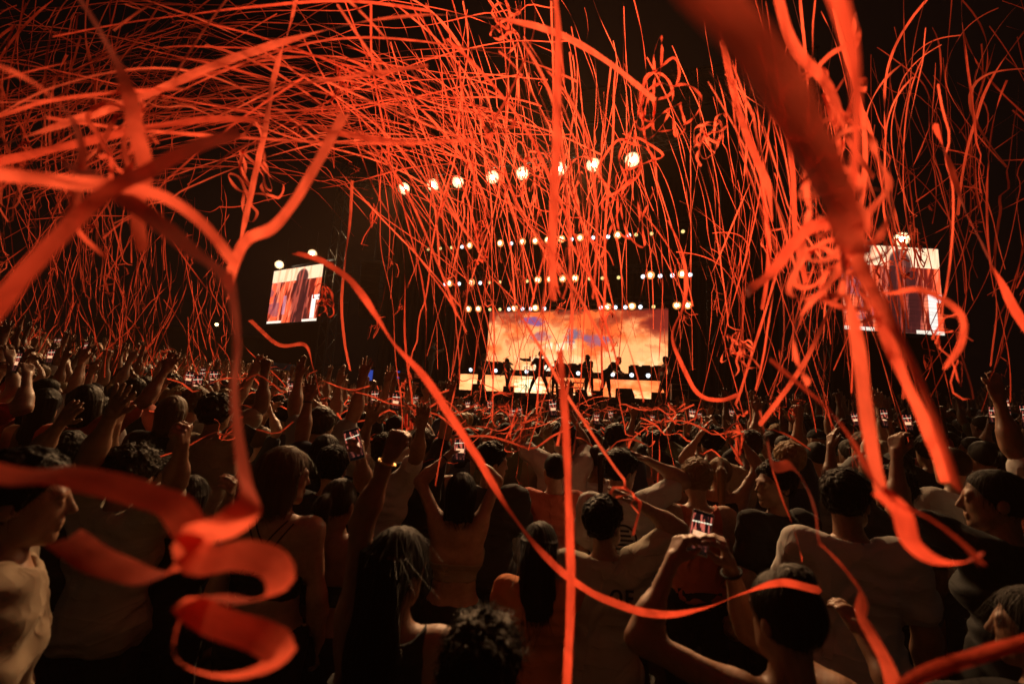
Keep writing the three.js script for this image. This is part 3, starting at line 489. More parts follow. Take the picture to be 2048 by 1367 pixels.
  const skin = uvBody(mergeGeometries(parts));
  // clothes: the body's own shape, a little larger, cut at neck, cuffs and hem
  const wr = (x, y, z) => near ? 0.011 * (noise(x * 16 + y * 5, y * 13, z * 16) - 0.5) + 0.005 * Math.sin(y * 55 + noise(x * 9, y * 5, z * 9) * 12) : 0;
  const up = V(...T(0, 1.95, 0)).sub(V(0, 0.95, 0)).normalize(), alongSpine = (x, y, z) => x * up.x + (y - 0.95) * up.y + z * up.z + 0.95;
  const clothed = pose.top || 'tee';
  let topGeo = null, tb = bonesSdf(torso, 0.06), ab = bonesSdf([...torso, ...sleeves], 0.05), tBox = boundsOf([...torso, ...sleeves], 0.06);
  const nk = T(0, 1.5, -0.01), neckCut = (x, y, z) => Math.hypot(x - nk[0], y - nk[1], z - nk[2]) - 0.083;
  if (clothed === 'tee') topGeo = surfaceNets((x, y, z) => { const s = alongSpine(x, y, z); return smax(smax(ab(x, y, z) - 0.016 - 0.02 * smooth(1.15, 0.9, s) + wr(x, y, z), -neckCut(x, y, z), 0.01), 0.86 - s, 0.01); }, [tBox[0], 0.8, tBox[2], tBox[3], tBox[4], tBox[5]], near ? 0.0165 : h * 1.05);
  else if (clothed === 'tank') topGeo = surfaceNets((x, y, z) => { const s = alongSpine(x, y, z); return smax(smax(smax(tb(x, y, z) - 0.012 + wr(x, y, z), -(neckCut(x, y, z) - 0.03), 0.01), 0.86 - s, 0.01), Math.abs(x) - (s > 1.3 ? 0.125 : 0.3), 0.012); }, [tBox[0], 0.8, tBox[2], tBox[3], tBox[4], tBox[5]], near ? 0.0165 : h * 1.05);
  else if (clothed === 'crop') topGeo = surfaceNets((x, y, z) => { const s = alongSpine(x, y, z); return smax(smax(tb(x, y, z) - 0.008 + wr(x, y, z) * 0.4, 1.13 - s, 0.01), s - (z > 0 ? 1.245 : 1.32), 0.01); }, [tBox[0], 0.9, tBox[2], tBox[3], 1.5, tBox[5]], near ? 0.0165 : h * 1.05);
  const lg = bonesSdf([...legs.filter((_, i) => i % 3 !== 2), torso[0]], 0.05), lBox = boundsOf([...legs, torso[0]], 0.05);
  const pants = surfaceNets((x, y, z) => smax(smax(lg(x, y, z) - 0.014 + wr(x, y, z), alongSpine(x, y, z) - 1.03, 0.01), 0.07 - y, 0.01), [lBox[0], 0.03, lBox[2], lBox[3], 1.12, lBox[5]], near ? 0.04 : h * 1.7);
  return { skin, top: uvBody(topGeo), pants: uvBody(pants), headM, headAt, quat: q, wrists, near, T, sdf: bonesSdf(all, 0.045) };
}

// colours
const skinTex = texture(256, 256, (u, v) => { const k = 0.84 + 0.16 * fbm(u * 14, v * 14, 1, 4), f = noise(u * 120, v * 120) > 0.86 ? 0.93 : 1; return [k * f, k * f * (0.97 + 0.03 * noise(u * 9, v * 9, 5)), k * f * 0.98]; });
const skinBump = texture(256, 256, (u, v) => { const k = 0.6 * noise(u * 128, v * 128) + 0.4 * fbm(u * 20, v * 20, 3, 3); return [k, k, k]; }, false);
const skinRough = texture(256, 256, (u, v) => { const k = 0.62 + 0.38 * fbm(u * 10, v * 16, 7, 4); return [k, k, k]; }, false);
for (const t of [skinTex, skinBump, skinRough]) t.repeat.set(4, 4);
const foldBump = texture(512, 512, (u, v) => { const w = fbm(u * 5, v * 5, 2, 3) * 2.2, a = 1 - Math.abs(2 * fbm(u * 6 + w, v * 4 - w, 4, 3) - 1), b = 1 - Math.abs(2 * fbm(u * 3 - w, v * 9 + w * 0.6, 9, 3) - 1), k = 0.55 * a ** 5 + 0.45 * b ** 6 + 0.04 * Math.sin(u * 1600) * Math.sin(v * 1600); return [k, k, k]; }, false);
foldBump.repeat.set(1.3, 1.3);
const skinMat = [[0.42, 0.235, 0.15], [0.35, 0.185, 0.11], [0.26, 0.13, 0.07], [0.14, 0.066, 0.037]].map((c) => new THREE.MeshPhysicalMaterial({ color: new THREE.Color().setRGB(...c), roughness: 0.62, map: skinTex, bumpMap: skinBump, bumpScale: 0.0007, roughnessMap: skinRough, sheen: 0.2, sheenRoughness: 0.6, sheenColor: new THREE.Color().setRGB(...c) }));
const hairTex = texture(256, 256, (u, v) => { const n = 0.6 * noise(u * 120, v * 3) + 0.4 * noise(u * 220 + 7, v * 5); return [n, n, n]; }, false);
hairTex.repeat.set(8, 4);
const hairMat = [[0.008, 0.006, 0.005], [0.016, 0.010, 0.006], [0.035, 0.02, 0.011], [0.22, 0.13, 0.06], [0.09, 0.05, 0.025]].map((c) => new THREE.MeshPhysicalMaterial({ color: new THREE.Color().setRGB(...c), roughness: 0.5, specularIntensity: 0.2, specularColor: new THREE.Color().setRGB(0.9, 0.75, 0.6), bumpMap: hairTex, bumpScale: 0.0012 }));
const clothTex = texture(128, 128, (u, v) => { const k = 0.9 + 0.1 * Math.sin(u * 400) * Math.sin(v * 400); return [k, k, k]; });
const CLOTH = { black: [0.012, 0.012, 0.013], charcoal: [0.035, 0.035, 0.038], white: [0.50, 0.48, 0.45], cream: [0.40, 0.34, 0.26], beige: [0.27, 0.20, 0.13], coral: [0.50, 0.11, 0.06], orange: [0.55, 0.17, 0.05], navy: [0.02, 0.025, 0.05], grey: [0.2, 0.2, 0.2], red: [0.35, 0.03, 0.025], olive: [0.1, 0.1, 0.05], denim: [0.05, 0.07, 0.12] };
const clothMat = Object.fromEntries(Object.entries(CLOTH).map(([k, c]) => [k, new THREE.MeshPhysicalMaterial({ color: new THREE.Color().setRGB(...c), roughness: 0.9, bumpMap: foldBump, bumpScale: 0.006, sheen: 0.4, sheenRoughness: 0.7, sheenColor: new THREE.Color().setRGB(...c.map((v) => Math.min(1, v + 0.05))) })]));

function person(body, o) {                              // o: at, turn, size, skin, hair, hairColor, top, pants, label, group
  const g = thing('person', o.label, 'person', o.group);
  g.position.set(...o.at); g.rotation.y = o.turn || 0; g.scale.setScalar((o.size || 1.75) / 1.75);
  part(g, 'body', body.skin, skinMat[o.skin || 0]);
  if (body.top) part(g, o.topName || 'shirt', body.top, clothMat[o.top || 'black']);
  part(g, 'trousers', body.pants, clothMat[o.pants || 'black']);
  if (o.hair !== 'none') { const m = part(g, o.hair === 'cap' ? 'cap' : 'hair', hairGeo(o.hair || 'short', o.hairLevel || (body.near ? 'near' : 'mid')), o.hair === 'cap' ? clothMat[o.capColor || 'black'] : hairMat[o.hairColor || 0]); m.position.copy(body.headAt); m.quaternion.copy(body.quat); }
  return g;
}

// phones: a dark slab, a lit screen on the side that faces back, two lenses in front
const phoneTex = texture(96, 192, (u, v) => {
  if (v > 0.93 || v < 0.09) return [0.02, 0.02, 0.02];
  let c = [0.10, 0.05, 0.05]; const q = (v - 0.09) / 0.84;
  const st = fbm(u * 12 + q * 2, q * 3, 2, 3); c = mixc(c, [0.95, 0.45, 0.36], smooth(0.5, 0.66, st) * 0.8);
  if (q > 0.32 && q < 0.52 && u > 0.14 && u < 0.86) c = mixc([1, 0.62, 0.38], [1, 0.85, 0.7], fbm(u * 6, q * 9, 3));
  if (q > 0.7 && Math.hypot((((u * 7) % 1) - 0.5), (q - 0.76 - u * 0.05) * 24) < 0.5) c = [1, 0.95, 0.8];
  if (q < 0.3) c = mixc(c, [0.12, 0.05, 0.04], 0.7 * noise(u * 30, q * 40) + 0.3);
  return c;
});
const phoneScreen = new THREE.MeshStandardMaterial({ color: 0x050505, emissive: 0xffffff, emissiveMap: phoneTex, emissiveIntensity: 1.1, roughness: 0.25 });
const phoneDark = std([0.015, 0.015, 0.018], 0.2), phoneCase = std([0.5, 0.46, 0.42], 0.4);
const phoneBody = new RoundedBoxGeometry(0.078, 0.16, 0.009, 2, 0.004), phoneFace = new THREE.PlaneGeometry(0.07, 0.151).translate(0, 0, 0.0052), phoneLens = new THREE.CylinderGeometry(0.007, 0.007, 0.003, 10).rotateX(Math.PI / 2);
function phone(pos, quat, label, o = {}) {
  const g = thing('phone', label, 'phone', o.group);
  g.position.copy(pos); g.quaternion.copy(quat); g.scale.setScalar(o.scale || 1);
  part(g, 'case', phoneBody, o.pale ? phoneCase : phoneDark);
  part(g, 'screen', phoneFace, o.off ? phoneDark : phoneScreen);
  for (const y of [0.06, 0.042]) { const l = part(g, 'camera_lens', phoneLens, phoneDark); l.position.set(-0.024, y, -0.0055); }
  return g;
}
const lookBack = (from, to, roll = 0) => { const o = new THREE.Object3D(); o.position.copy(from); o.lookAt(to); o.rotateZ(roll); return o.quaternion.clone(); };
// ---------- performers, seen against the video walls
{
  const H = 0.03, dn = (s, o = {}) => ({ up: [0.25 * s, -1, 0], fore: [0.05 * s, -1, -0.25], hand: 'relaxed', palm: [-s, 0, 0], ...o });
  const put = (pose, o, u, z, turn, y = 2.8) => { const b = buildBody(pose, H), g = person(b, { at: [0, 0, 0], ...o }); setOnStage(g, u, y, z, turn); return [g, b]; };
  const F = Math.PI;                                    // facing the crowd
  put({ L: dn(-1, { fore: [0.4, -0.6, -0.8] }), R: dn(1, { fore: [-0.3, -0.4, -0.9], hand: 'grip' }), look: 0.4, lean: 0.12, step: 0.08 }, { hair: 'curly', hairColor: 3, top: 'black', pants: 'black', size: 1.86, label: 'person with fair curly hair in dark clothes, far left on stage' }, -3.8, 2.0, F + 1.2);
  put({ f: 1, L: dn(-1, { up: [-0.8, -0.7, 0], fore: [-0.9, -0.4, -0.2], hand: 'open' }), R: dn(1, { up: [0.5, -0.8, 0.1], fore: [0.7, -0.6, 0] }), top: 'crop', lean: 0.18, tilt: 0.2, step: 0.12 }, { hair: 'long', hairColor: 1, top: 'black', pants: 'charcoal', topName: 'crop_top', size: 1.66, label: 'slim dancer with long hair leaning, left of the singer' }, -2.4, 2.2, F - 0.6);
  const [singer, sb] = put({ L: dn(-1, { up: [-0.45, -0.7, -0.4], fore: [0.3, -0.5, -0.6] }), R: dn(1, { up: [0.55, -0.75, -0.3], fore: [-0.35, 0.75, -0.55], hand: 'fist' }), stance: 0.34, step: 0.16, lean: 0.05 }, { hair: 'curly', hairColor: 0, top: 'black', pants: 'black', size: 1.86, label: 'singer in black with legs wide apart at the centre of the stage' }, -0.6, 3.2, F + 0.35);
  put({ L: dn(-1, { fore: [0.5, 0.1, -0.9], hand: 'grip' }), R: dn(1, { fore: [-0.3, 0.1, -0.9], hand: 'grip' }), top: 'tee' }, { hair: 'bob', hairColor: 1, top: 'black', pants: 'black', size: 1.6, label: 'person in black standing close behind the singer' }, -0.15, 2.3, F - 0.3);
  put({ L: dn(-1, { up: [-0.2, -0.8, -0.5], fore: [0.6, -0.3, -0.6], hand: 'grip' }), R: dn(1, { up: [0.3, -0.8, -0.4], fore: [-0.2, -0.5, -0.8], hand: 'grip' }), lean: 0.75, nod: 0.35, step: 0.14, stance: 0.13 }, { hair: 'short', hairColor: 0, top: 'black', pants: 'black', size: 1.9, label: 'man in black bowing low towards the guitar player' }, 2.15, 3.0, F + 1.35);
  put({ L: dn(-1, { up: [-0.3, -0.9, -0.2], fore: [0.5, 0.2, -0.8], hand: 'grip' }), R: dn(1, { up: [0.5, -0.7, 0.2], fore: [-0.5, -0.1, -0.8], hand: 'grip' }), lean: 0.2, nod: 0.4, stance: 0.2 }, { hair: 'bob', hairColor: 2, top: 'charcoal', pants: 'black', size: 1.76, label: 'guitar player bent over the guitar, right of the stairs' }, 1.5, 3.2, F - 0.7);
  put({ f: 1, L: dn(-1, { up: [-0.5, -0.8, 0.3], fore: [-0.2, -0.7, -0.6] }), R: dn(1, { up: [0.6, -0.6, 0.2], fore: [0.2, -0.6, -0.7] }), top: 'crop', lean: -0.12, nod: -0.2, step: 0.3, stance: 0.12 }, { hair: 'long', hairColor: 1, top: 'red', pants: 'black', topName: 'crop_top', skin: 0, size: 1.76, label: 'dancer with long hair striding at the right end of the stage' }, 4.35, 3.2, F - 1.1);
  put({ L: dn(-1, { fore: [0.3, -0.2, -0.9] }), R: dn(1, { fore: [-0.3, -0.2, -0.9] }), look: 0.2 }, { hair: 'buzz', top: 'black', pants: 'black', size: 1.66, label: 'musician behind the left console on the riser' }, -3.55, -0.05, F, 3.45 - 0.3);
  put({ L: dn(-1, { fore: [0.3, -0.2, -0.9] }), R: dn(1, { fore: [-0.3, -0.2, -0.9] }), look: -0.2 }, { hair: 'cap', top: 'black', pants: 'black', size: 1.62, label: 'musician in a cap behind the right console on the riser' }, 3.6, -0.05, F, 3.45 - 0.3);
  put({ L: dn(-1, { up: [-0.3, -0.6, -0.6], fore: [0.3, 0.4, -0.8], hand: 'grip' }), R: dn(1, { up: [0.4, -0.5, -0.6], fore: [-0.2, 0.5, -0.8], hand: 'grip' }) }, { hair: 'cap', top: 'grey', pants: 'grey', size: 1.72, label: 'camera operator in grey on the platform at the left stage edge' }, -5.05, 4.6, F + 2.2, 3.14);
  // the guitar, held by the bent player
  const g = thing('electric_guitar', 'dark electric guitar held by the bent player on stage', 'guitar'); setOnStage(g, 1.42, 3.78, 3.5, -0.35); g.rotateZ(-0.35);
  const s = new THREE.Shape(); s.moveTo(-0.24, 0.0); s.bezierCurveTo(-0.24, 0.2, -0.08, 0.2, 0, 0.12); s.bezierCurveTo(0.08, 0.2, 0.2, 0.16, 0.17, 0.03); s.bezierCurveTo(0.2, -0.14, 0.06, -0.18, 0, -0.12); s.bezierCurveTo(-0.1, -0.2, -0.24, -0.18, -0.24, 0);
  part(g, 'body', new THREE.ExtrudeGeometry(s, { depth: 0.045, bevelSize: 0.008, bevelThickness: 0.008, bevelSegments: 2, curveSegments: 8 }), M.blackGloss);
  part(g, 'neck', box(0.62, 0.05, 0.025, 0.46, 0.02, 0.04), std([0.15, 0.07, 0.03], 0.5)); part(g, 'headstock', box(0.17, 0.08, 0.025, 0.84, 0.03, 0.04, 0.01), M.blackGloss);
  // the microphone in the singer's fist
  const w = sb.wrists.R, m = thing('hand_microphone', 'microphone in the raised fist of the singer', 'microphone'); m.position.copy(singer.localToWorld(w.at.clone().addScaledVector(w.Y, 0.085).addScaledVector(w.P, 0.03)));
  part(m, 'handle', rod([0, -0.1, 0], [0, 0.1, 0], 0.016, 10), M.black); part(m, 'head', new THREE.SphereGeometry(0.03, 12, 8).translate(0, 0.12, 0), M.darkSteel);
}
seed = 777;
// ---------- the nearest people, one by one
const down = (s, o = {}) => ({ up: [0.22 * s, -1, 0.02], fore: [0.02 * s, -0.95, -0.35], hand: 'relaxed', palm: [-s, 0, 0], ...o });
const folded = (s) => ({ up: [0.3 * s, -0.9, -0.1], fore: [-0.4 * s, 0.25, -0.9], hand: 'relaxed', palm: [0, -1, 0] });
const heroes = [], spots = [];
function localOf(o, p) { return V(...p).sub(V(...o.at)).applyAxisAngle(V(0, 1, 0), -(o.turn || 0)).divideScalar(o.size / 1.75).toArray(); }
function hero(x, z, topY, pose, o, reach = {}) {
  const gy = groundAt(x, z); o.at = [x, gy, z]; o.size = topY - gy; o.group = 'people in the front of the crowd';
  for (const s of ['L', 'R']) if (reach[s]) pose[s] = { hand: 'fist', palm: [0, 0, -1], ...pose[s], target: localOf(o, reach[s]) };
  const b = buildBody(pose, 0.021), g = person(b, o); g.updateMatrixWorld(); spots.push([x, z]);
  return [g, b, o];
}
function bangle(g, b, s, mat, name = 'bracelet', along = -0.03) { const w = b.wrists[s], m = part(g, name, new THREE.TorusGeometry(0.031, 0.0045, 6, 18), mat); m.position.copy(w.at).addScaledVector(w.Y, along); m.quaternion.setFromUnitVectors(V(0, 0, 1), w.Y); return m; }
const gold = std([0.7, 0.45, 0.15], 0.3, 0.9);
hero(-0.02, -1.22, 1.57, { L: down(-1), R: down(1), look: -0.35, nod: 0.1 }, { hair: 'curly', hairColor: 1, top: 'black', skin: 1, label: 'person with short curly dark hair at the bottom centre edge' });
{ const [g, b] = hero(-0.32, -1.56, 1.68, { f: 1, L: { hand: 'fist', palm: [0.3, 0, -1], pole: [-0.8, -0.2, -0.3] }, R: down(1), top: 'tank', look: -0.55, nod: -0.08 }, { hair: 'long', hairColor: 0, top: 'black', skin: 1, label: 'woman with long straight black hair, one bare arm raised beside her head' }, { L: [-0.4, 1.9, -1.58] }); bangle(g, b, 'L', gold); }
hero(-0.82, -2.40, 1.69, { f: 1, L: down(-1), R: down(1), top: 'crop', look: -0.2 }, { hair: 'tail', hairColor: 2, top: 'black', topName: 'crop_top', skin: 1, label: 'woman with a long brown ponytail and bare back, left of the black-haired woman' });
{ const [g, b] = hero(-1.03, -2.22, 1.84, { f: 1, L: down(-1), R: down(1), top: 'crop', look: -0.75 }, { hair: 'bob', hairColor: 4, top: 'black', topName: 'crop_top', skin: 0, label: 'woman with short wavy hair and crossed black straps on her bare back' });
  const strap = (p, q) => { const pts = []; for (let i = 0; i <= 12; i++) { const t = i / 12, x = p[0] + (q[0] - p[0]) * t, y = p[1] + (q[1] - p[1]) * t; let z = 0.25; while (z > -0.1 && b.sdf(x, y, z) > 0.002) z -= 0.002; pts.push(V(x, y, z)); } part(g, 'strap', new THREE.TubeGeometry(new THREE.CatmullRomCurve3(pts), 24, 0.0035, 5), clothMat.black); };
  strap([-0.1, 1.45], [0.09, 1.16]); strap([0.1, 1.45], [-0.09, 1.16]); strap([-0.07, 1.46], [0.12, 1.2]); strap([0.07, 1.46], [-0.12, 1.2]); }
{ const [g, b] = hero(-0.24, -2.76, 1.70, { f: 1, L: { hand: 'grip', palm: [1, 0, 0], pole: [-1, -0.1, 0] }, R: { hand: 'grip', palm: [-1, 0, 0], pole: [1, -0.1, 0] }, top: 'crop', nod: -0.1 }, { hair: 'bob', hairColor: 0, top: 'beige', topName: 'crop_top', skin: 0, label: 'woman in a beige crop top filming with both arms raised' }, { L: [-0.36, 1.79, -2.92], R: [-0.2, 1.79, -2.92] });
  const at = V(-0.28, 1.845, -2.9); phone(at, lookBack(at, V(-0.05, 1.95, -0.4)), 'lit phone held up by the woman in the beige crop top');
  bangle(g, b, 'L', clothMat.black, 'wristband'); }
hero(0.19, -2.22, 1.58, { f: 1, L: down(-1), R: { up: [0.85, 0.15, -0.3], fore: [-0.1, 1, -0.25], hand: 'relaxed', palm: [-1, 0, 0] }, top: 'tee', look: -0.15 }, { hair: 'long', hairColor: 1, top: 'orange', skin: 1, label: 'woman with long brown hair in an orange tee, right forearm raised' });
const creamMan = hero(0.50, -2.28, 1.70, { L: down(-1), R: { up: [0.75, 0.55, -0.15], fore: [-0.78, 0.42, -0.05], hand: 'open', palm: [-0.2, -1, 0] }, top: 'tee', look: -0.8, nod: 0.15 }, { hair: 'short', hairColor: 0, top: 'cream', skin: 1, label: 'dark-haired man in a cream tee resting a hand on his head' });
const whiteMan = hero(0.74, -2.94, 1.88, { L: down(-1), R: { up: [0.8, 0.5, -0.15], fore: [-0.85, 0.4, -0.1], hand: 'open', palm: [0, -1, 0] }, top: 'tee', look: -1.0, nod: -0.12 }, { hair: 'short', hairColor: 1, top: 'white', skin: 0, label: 'man in a white tee, arm bent over his head, face turned right' });
hero(0.36, -3.30, 1.81, { L: down(-1), R: folded(1), top: 'tee', look: 0.2 }, { hair: 'buzz', hairColor: 1, top: 'coral', skin: 0, label: 'man with cropped hair in a coral tee' });
hero(1.24, -3.00, 1.85, { L: folded(-1), R: down(1), top: 'tank', look: -0.1 }, { hair: 'short', hairColor: 3, top: 'coral', topName: 'tank_top', skin: 0, label: 'blond man with bare shoulders in a coral tank top' });
{ const [g, b] = hero(0.82, -1.37, 1.68, { f: 1, L: { hand: 'grip', palm: [1, 0, -0.3], pole: [-1, -0.5, 0.1] }, R: { hand: 'grip', palm: [-1, 0, -0.3], pole: [0.6, -1, 0.1] }, top: 'tank', look: 0.25, nod: -0.05 }, { hair: 'bun', hairColor: 1, top: 'black', topName: 'tank_top', skin: 1, label: 'person with a dark hair bun at the bottom right, filming with a phone' }, { L: [0.55, 1.69, -1.5], R: [0.72, 1.69, -1.52] });
  const at = V(0.76, 1.69, -1.81); phone(at, lookBack(at, V(0.3, 2.2, -0.3), -0.2), 'pale-cased lit phone held up at the lower right', { pale: true }); bangle(g, b, 'R', clothMat.black, 'wristband'); }
hero(1.61, -2.76, 1.88, { L: down(-1), R: folded(1), top: 'tee', look: 1.35 }, { hair: 'short', hairColor: 0, top: 'black', skin: 1, turn: 0.3, label: 'dark-haired man in a black tee, profile turned left' });
hero(1.63, -2.22, 1.90, { L: folded(-1), R: down(1), top: 'tee', look: -0.5 }, { hair: 'short', hairColor: 0, top: 'white', skin: 1, turn: -0.4, label: 'dark-haired man in a white tee at the right, streamer across his shoulder' });
hero(-1.46, -1.44, 1.86, { L: down(-1), R: down(1), top: 'tee', look: -0.2 }, { hair: 'short', hairColor: 0, top: 'beige', skin: 1, turn: -0.75, label: 'man in a long beige tee at the left edge, profile to the right' });
hero(-2.10, -2.88, 1.69, { f: 1, L: down(-1), R: folded(1), top: 'tank', look: -0.2, nod: 0.1 }, { hair: 'tail', hairColor: 1, top: 'black', topName: 'tank_top', skin: 0, turn: -1.2, label: 'woman in profile to the right, under the raised fist' });
{ const [g, b] = hero(-1.80, -2.28, 1.79, { L: { hand: 'spread', palm: [0, 0, -1] }, R: { hand: 'fist', palm: [-1, 0, 0], pole: [1, -0.6, 0] }, top: 'tee', look: -0.2, nod: -0.1 }, { hair: 'curly', hairColor: 1, top: 'cream', skin: 1, label: 'man in a cream tee thrusting a fist wrapped in streamers' }, { L: [-1.72, 2.1, -2.02], R: [-1.2, 2.12, -1.82] }); }
hero(-2.46, -2.64, 1.80, { L: { hand: 'open', palm: [0, 0, -1] }, R: { hand: 'spread', palm: [-1, 0, 0] }, top: 'tee', nod: -0.1 }, { hair: 'short', hairColor: 0, top: 'black', skin: 1, label: 'person in black at the left with both open hands raised' }, { L: [-2.12, 2.15, -2.3], R: [-1.86, 2.12, -2.3] });
hero(-0.84, -3.26, 1.86, { L: { hand: 'spread', palm: [0, 0, -1] }, R: { hand: 'open', palm: [-0.5, 0, -1] }, top: 'tee', nod: -0.15 }, { hair: 'short', hairColor: 1, top: 'white', skin: 1, label: 'man in a white tee with both arms raised, left of the lit phone' }, { L: [-0.8, 2.2, -2.75], R: [-0.45, 2.2, -2.75] });
{ const [g, b] = hero(-1.20, -3.12, 1.84, { L: { up: [-0.1, 1, -0.15], fore: [0, 1, -0.1], hand: 'spread', palm: [0, 0, -1] }, R: folded(1), top: 'tee', look: 0.2 }, { hair: 'bob', hairColor: 1, top: 'navy', skin: 2, label: 'person in navy holding one open hand straight up' }); bangle(g, b, 'L', clothMat.black, 'wristband'); }
{ const [g, b] = hero(-1.03, -2.82, 1.80, { L: down(-1), R: { hand: 'grip', palm: [-1, 0, 0], pole: [1, -0.5, 0] }, top: 'tee', look: 0.1 }, { hair: 'short', hairColor: 0, top: 'black', skin: 0, label: 'person in black holding up a tilted phone in one hand' }, { R: [-0.72, 1.88, -2.35] });
  const w = b.wrists.R, at = g.localToWorld(w.at.clone().addScaledVector(w.Y, 0.1).addScaledVector(w.P, 0.03)); phone(at, lookBack(at, V(-0.35, 2.2, -0.3), 0.35), 'tilted phone with a pale case left of the middle', { pale: true }); }
hero(-0.08, -3.12, 1.86, { L: folded(-1), R: down(1), top: 'tee', look: -1.1 }, { hair: 'short', hairColor: 0, top: 'charcoal', skin: 0, label: 'dark-haired man with face turned right, just above the phone' });
hero(2.40, -2.88, 1.88, { L: { up: [-0.3, 0.5, -0.6], fore: [0.2, 1, -0.2], hand: 'relaxed', palm: [1, 0, 0] }, R: down(1), top: 'tee', look: 0.3 }, { hair: 'curly', hairColor: 0, top: 'charcoal', skin: 2, label: 'person in charcoal at the right with one forearm raised' });
hero(2.22, -2.10, 1.96, { f: 1, L: { up: [-0.2, 0.3, -0.7], fore: [0.2, 1, -0.1], hand: 'grip', palm: [1, 0, 0] }, R: down(1), top: 'tee', look: 0.6 }, { hair: 'tail', hairColor: 0, top: 'black', skin: 1, turn: 0.3, label: 'woman in black at the right edge with a dark ponytail' });
hero(1.68, -1.50, 1.64, { f: 1, L: { up: [-0.5, -0.3, -0.7], fore: [0.1, 0.6, -0.7], hand: 'relaxed', palm: [0, -1, 0] }, R: down(1), top: 'tee', look: 0.5 }, { hair: 'long', hairColor: 0, top: 'black', skin: 1, turn: 0.2, label: 'long-haired woman in black at the bottom right corner' });
{ const [g, b] = hero(-1.62, -2.46, 1.64, { f: 1, L: folded(-1), R: { hand: 'grip', palm: [-1, 0, 0], pole: [1, -0.6, 0.2] }, top: 'tank', look: 0.1 }, { hair: 'bob', hairColor: 1, top: 'black', topName: 'tank_top', skin: 0, label: 'woman holding a dark phone upright near the raised fist' }, { R: [-1.08, 1.82, -1.98] });
  const at = V(-1.33, 1.86, -2.38); phone(at, lookBack(at, V(-1.9, 1.9, -0.2), -0.35), 'dark unlit phone held upright below the raised fist', { off: true }); }

// prints on two shirts, laid on the cloth of the back
{
  const font = await new FontLoader().loadAsync('fonts/droid/droid_sans_bold.typeface.json');
  const wrapOn = (g, b, geo, x0, y0, name, mat) => { const p = geo.attributes.position; for (let i = 0; i < p.count; i++) { const x = x0 + p.getX(i), y = y0 + p.getY(i); let z = 0.3; while (z > -0.1 && b.sdf(x, y, z) > 0.03) z -= 0.0015; p.setXYZ(i, x, y, z + 0.001); } geo.computeVertexNormals(); return part(g, name, geo, mat); };
  wrapOn(creamMan[0], creamMan[1], new TextGeometry('OF', { font, size: 0.07, depth: 0.001, curveSegments: 6 }), 0.0, 1.3, 'shirt_lettering', clothMat.charcoal);
  wrapOn(whiteMan[0], whiteMan[1], new THREE.RingGeometry(0.078, 0.09, 40, 2), -0.02, 1.26, 'shirt_emblem', clothMat.charcoal);
  for (let i = -2; i <= 2; i++) wrapOn(whiteMan[0], whiteMan[1], new THREE.PlaneGeometry(0.13 - 0.025 * Math.abs(i), 0.012, 12, 1), -0.02, 1.26 + i * 0.026, 'shirt_emblem_bar', clothMat.charcoal);
}

// ---------- the rest of the crowd: shared poses, everyone placed alone
const LIB = [
  ['arms down', { L: down(-1), R: down(1) }], ['arms down', { f: 1, L: down(-1), R: folded(1), top: 'tank', look: 0.3 }],
  ['one arm raised', { L: down(-1), R: { up: [0.15, 1, -0.2], fore: [-0.05, 1, -0.1], hand: 'spread', palm: [0, 0, -1] }, look: 0.1 }],
  ['one arm raised', { f: 1, L: { up: [-0.25, 1, -0.3], fore: [0.1, 1, 0], hand: 'relaxed', palm: [0, 0, -1] }, R: folded(1), top: 'tee', look: -0.3 }],
  ['both arms raised', { L: { up: [-0.4, 1, -0.1], fore: [-0.1, 1, -0.1], hand: 'open', palm: [0, 0, -1] }, R: { up: [0.35, 1, -0.2], fore: [0.15, 1, 0], hand: 'spread', palm: [0, 0, -1] }, nod: -0.15 }],
  ['clapping overhead', { f: 1, L: { up: [-0.5, 0.9, -0.3], fore: [0.55, 0.9, 0], hand: 'open', palm: [1, 0, 0] }, R: { up: [0.5, 0.9, -0.3], fore: [-0.55, 0.9, 0], hand: 'open', palm: [-1, 0, 0] }, top: 'tank' }],
  ['filming by phone', { L: { up: [-0.5, 0.4, -0.7], fore: [0.5, 0.9, -0.1], hand: 'grip', palm: [1, 0, 0] }, R: { up: [0.5, 0.4, -0.7], fore: [-0.5, 0.9, -0.1], hand: 'grip', palm: [-1, 0, 0] } }],
  ['filming by phone', { f: 1, L: down(-1), R: { up: [0.2, 0.8, -0.5], fore: [-0.15, 1, -0.1], hand: 'grip', palm: [-1, 0, 0] }, top: 'crop' }],
  ['a fist raised', { L: folded(-1), R: { up: [0.3, 0.8, -0.5], fore: [0, 1, 0.1], hand: 'fist', palm: [0, 0, -1] }, look: -0.2 }],
  ['waving', { L: down(-1), R: { up: [0.7, 0.75, -0.2], fore: [0.25, 1, -0.3], hand: 'spread', palm: [-0.3, 0, -1] }, look: 0.4, roll: 0.08 }],
  ['arms crossed overhead', { f: 1, L: { up: [-0.35, 0.95, -0.2], fore: [0.75, 0.7, -0.1], hand: 'relaxed', palm: [0, 0, -1] }, R: { up: [0.3, 0.95, -0.1], fore: [-0.7, 0.75, 0.05], hand: 'fist', palm: [0, 0, -1] }, top: 'tee', tilt: 0.15 }],
  ['pointing up', { L: { up: [-0.2, 0.9, -0.5], fore: [0.1, 1, -0.2], hand: 'point', palm: [0, 0, -1] }, R: down(1), look: 0.15 }],
];
const lib = { mid: LIB.map(([, p]) => buildBody(p, 0.03)), far: LIB.map(([, p]) => buildBody(p, 0.042)) };
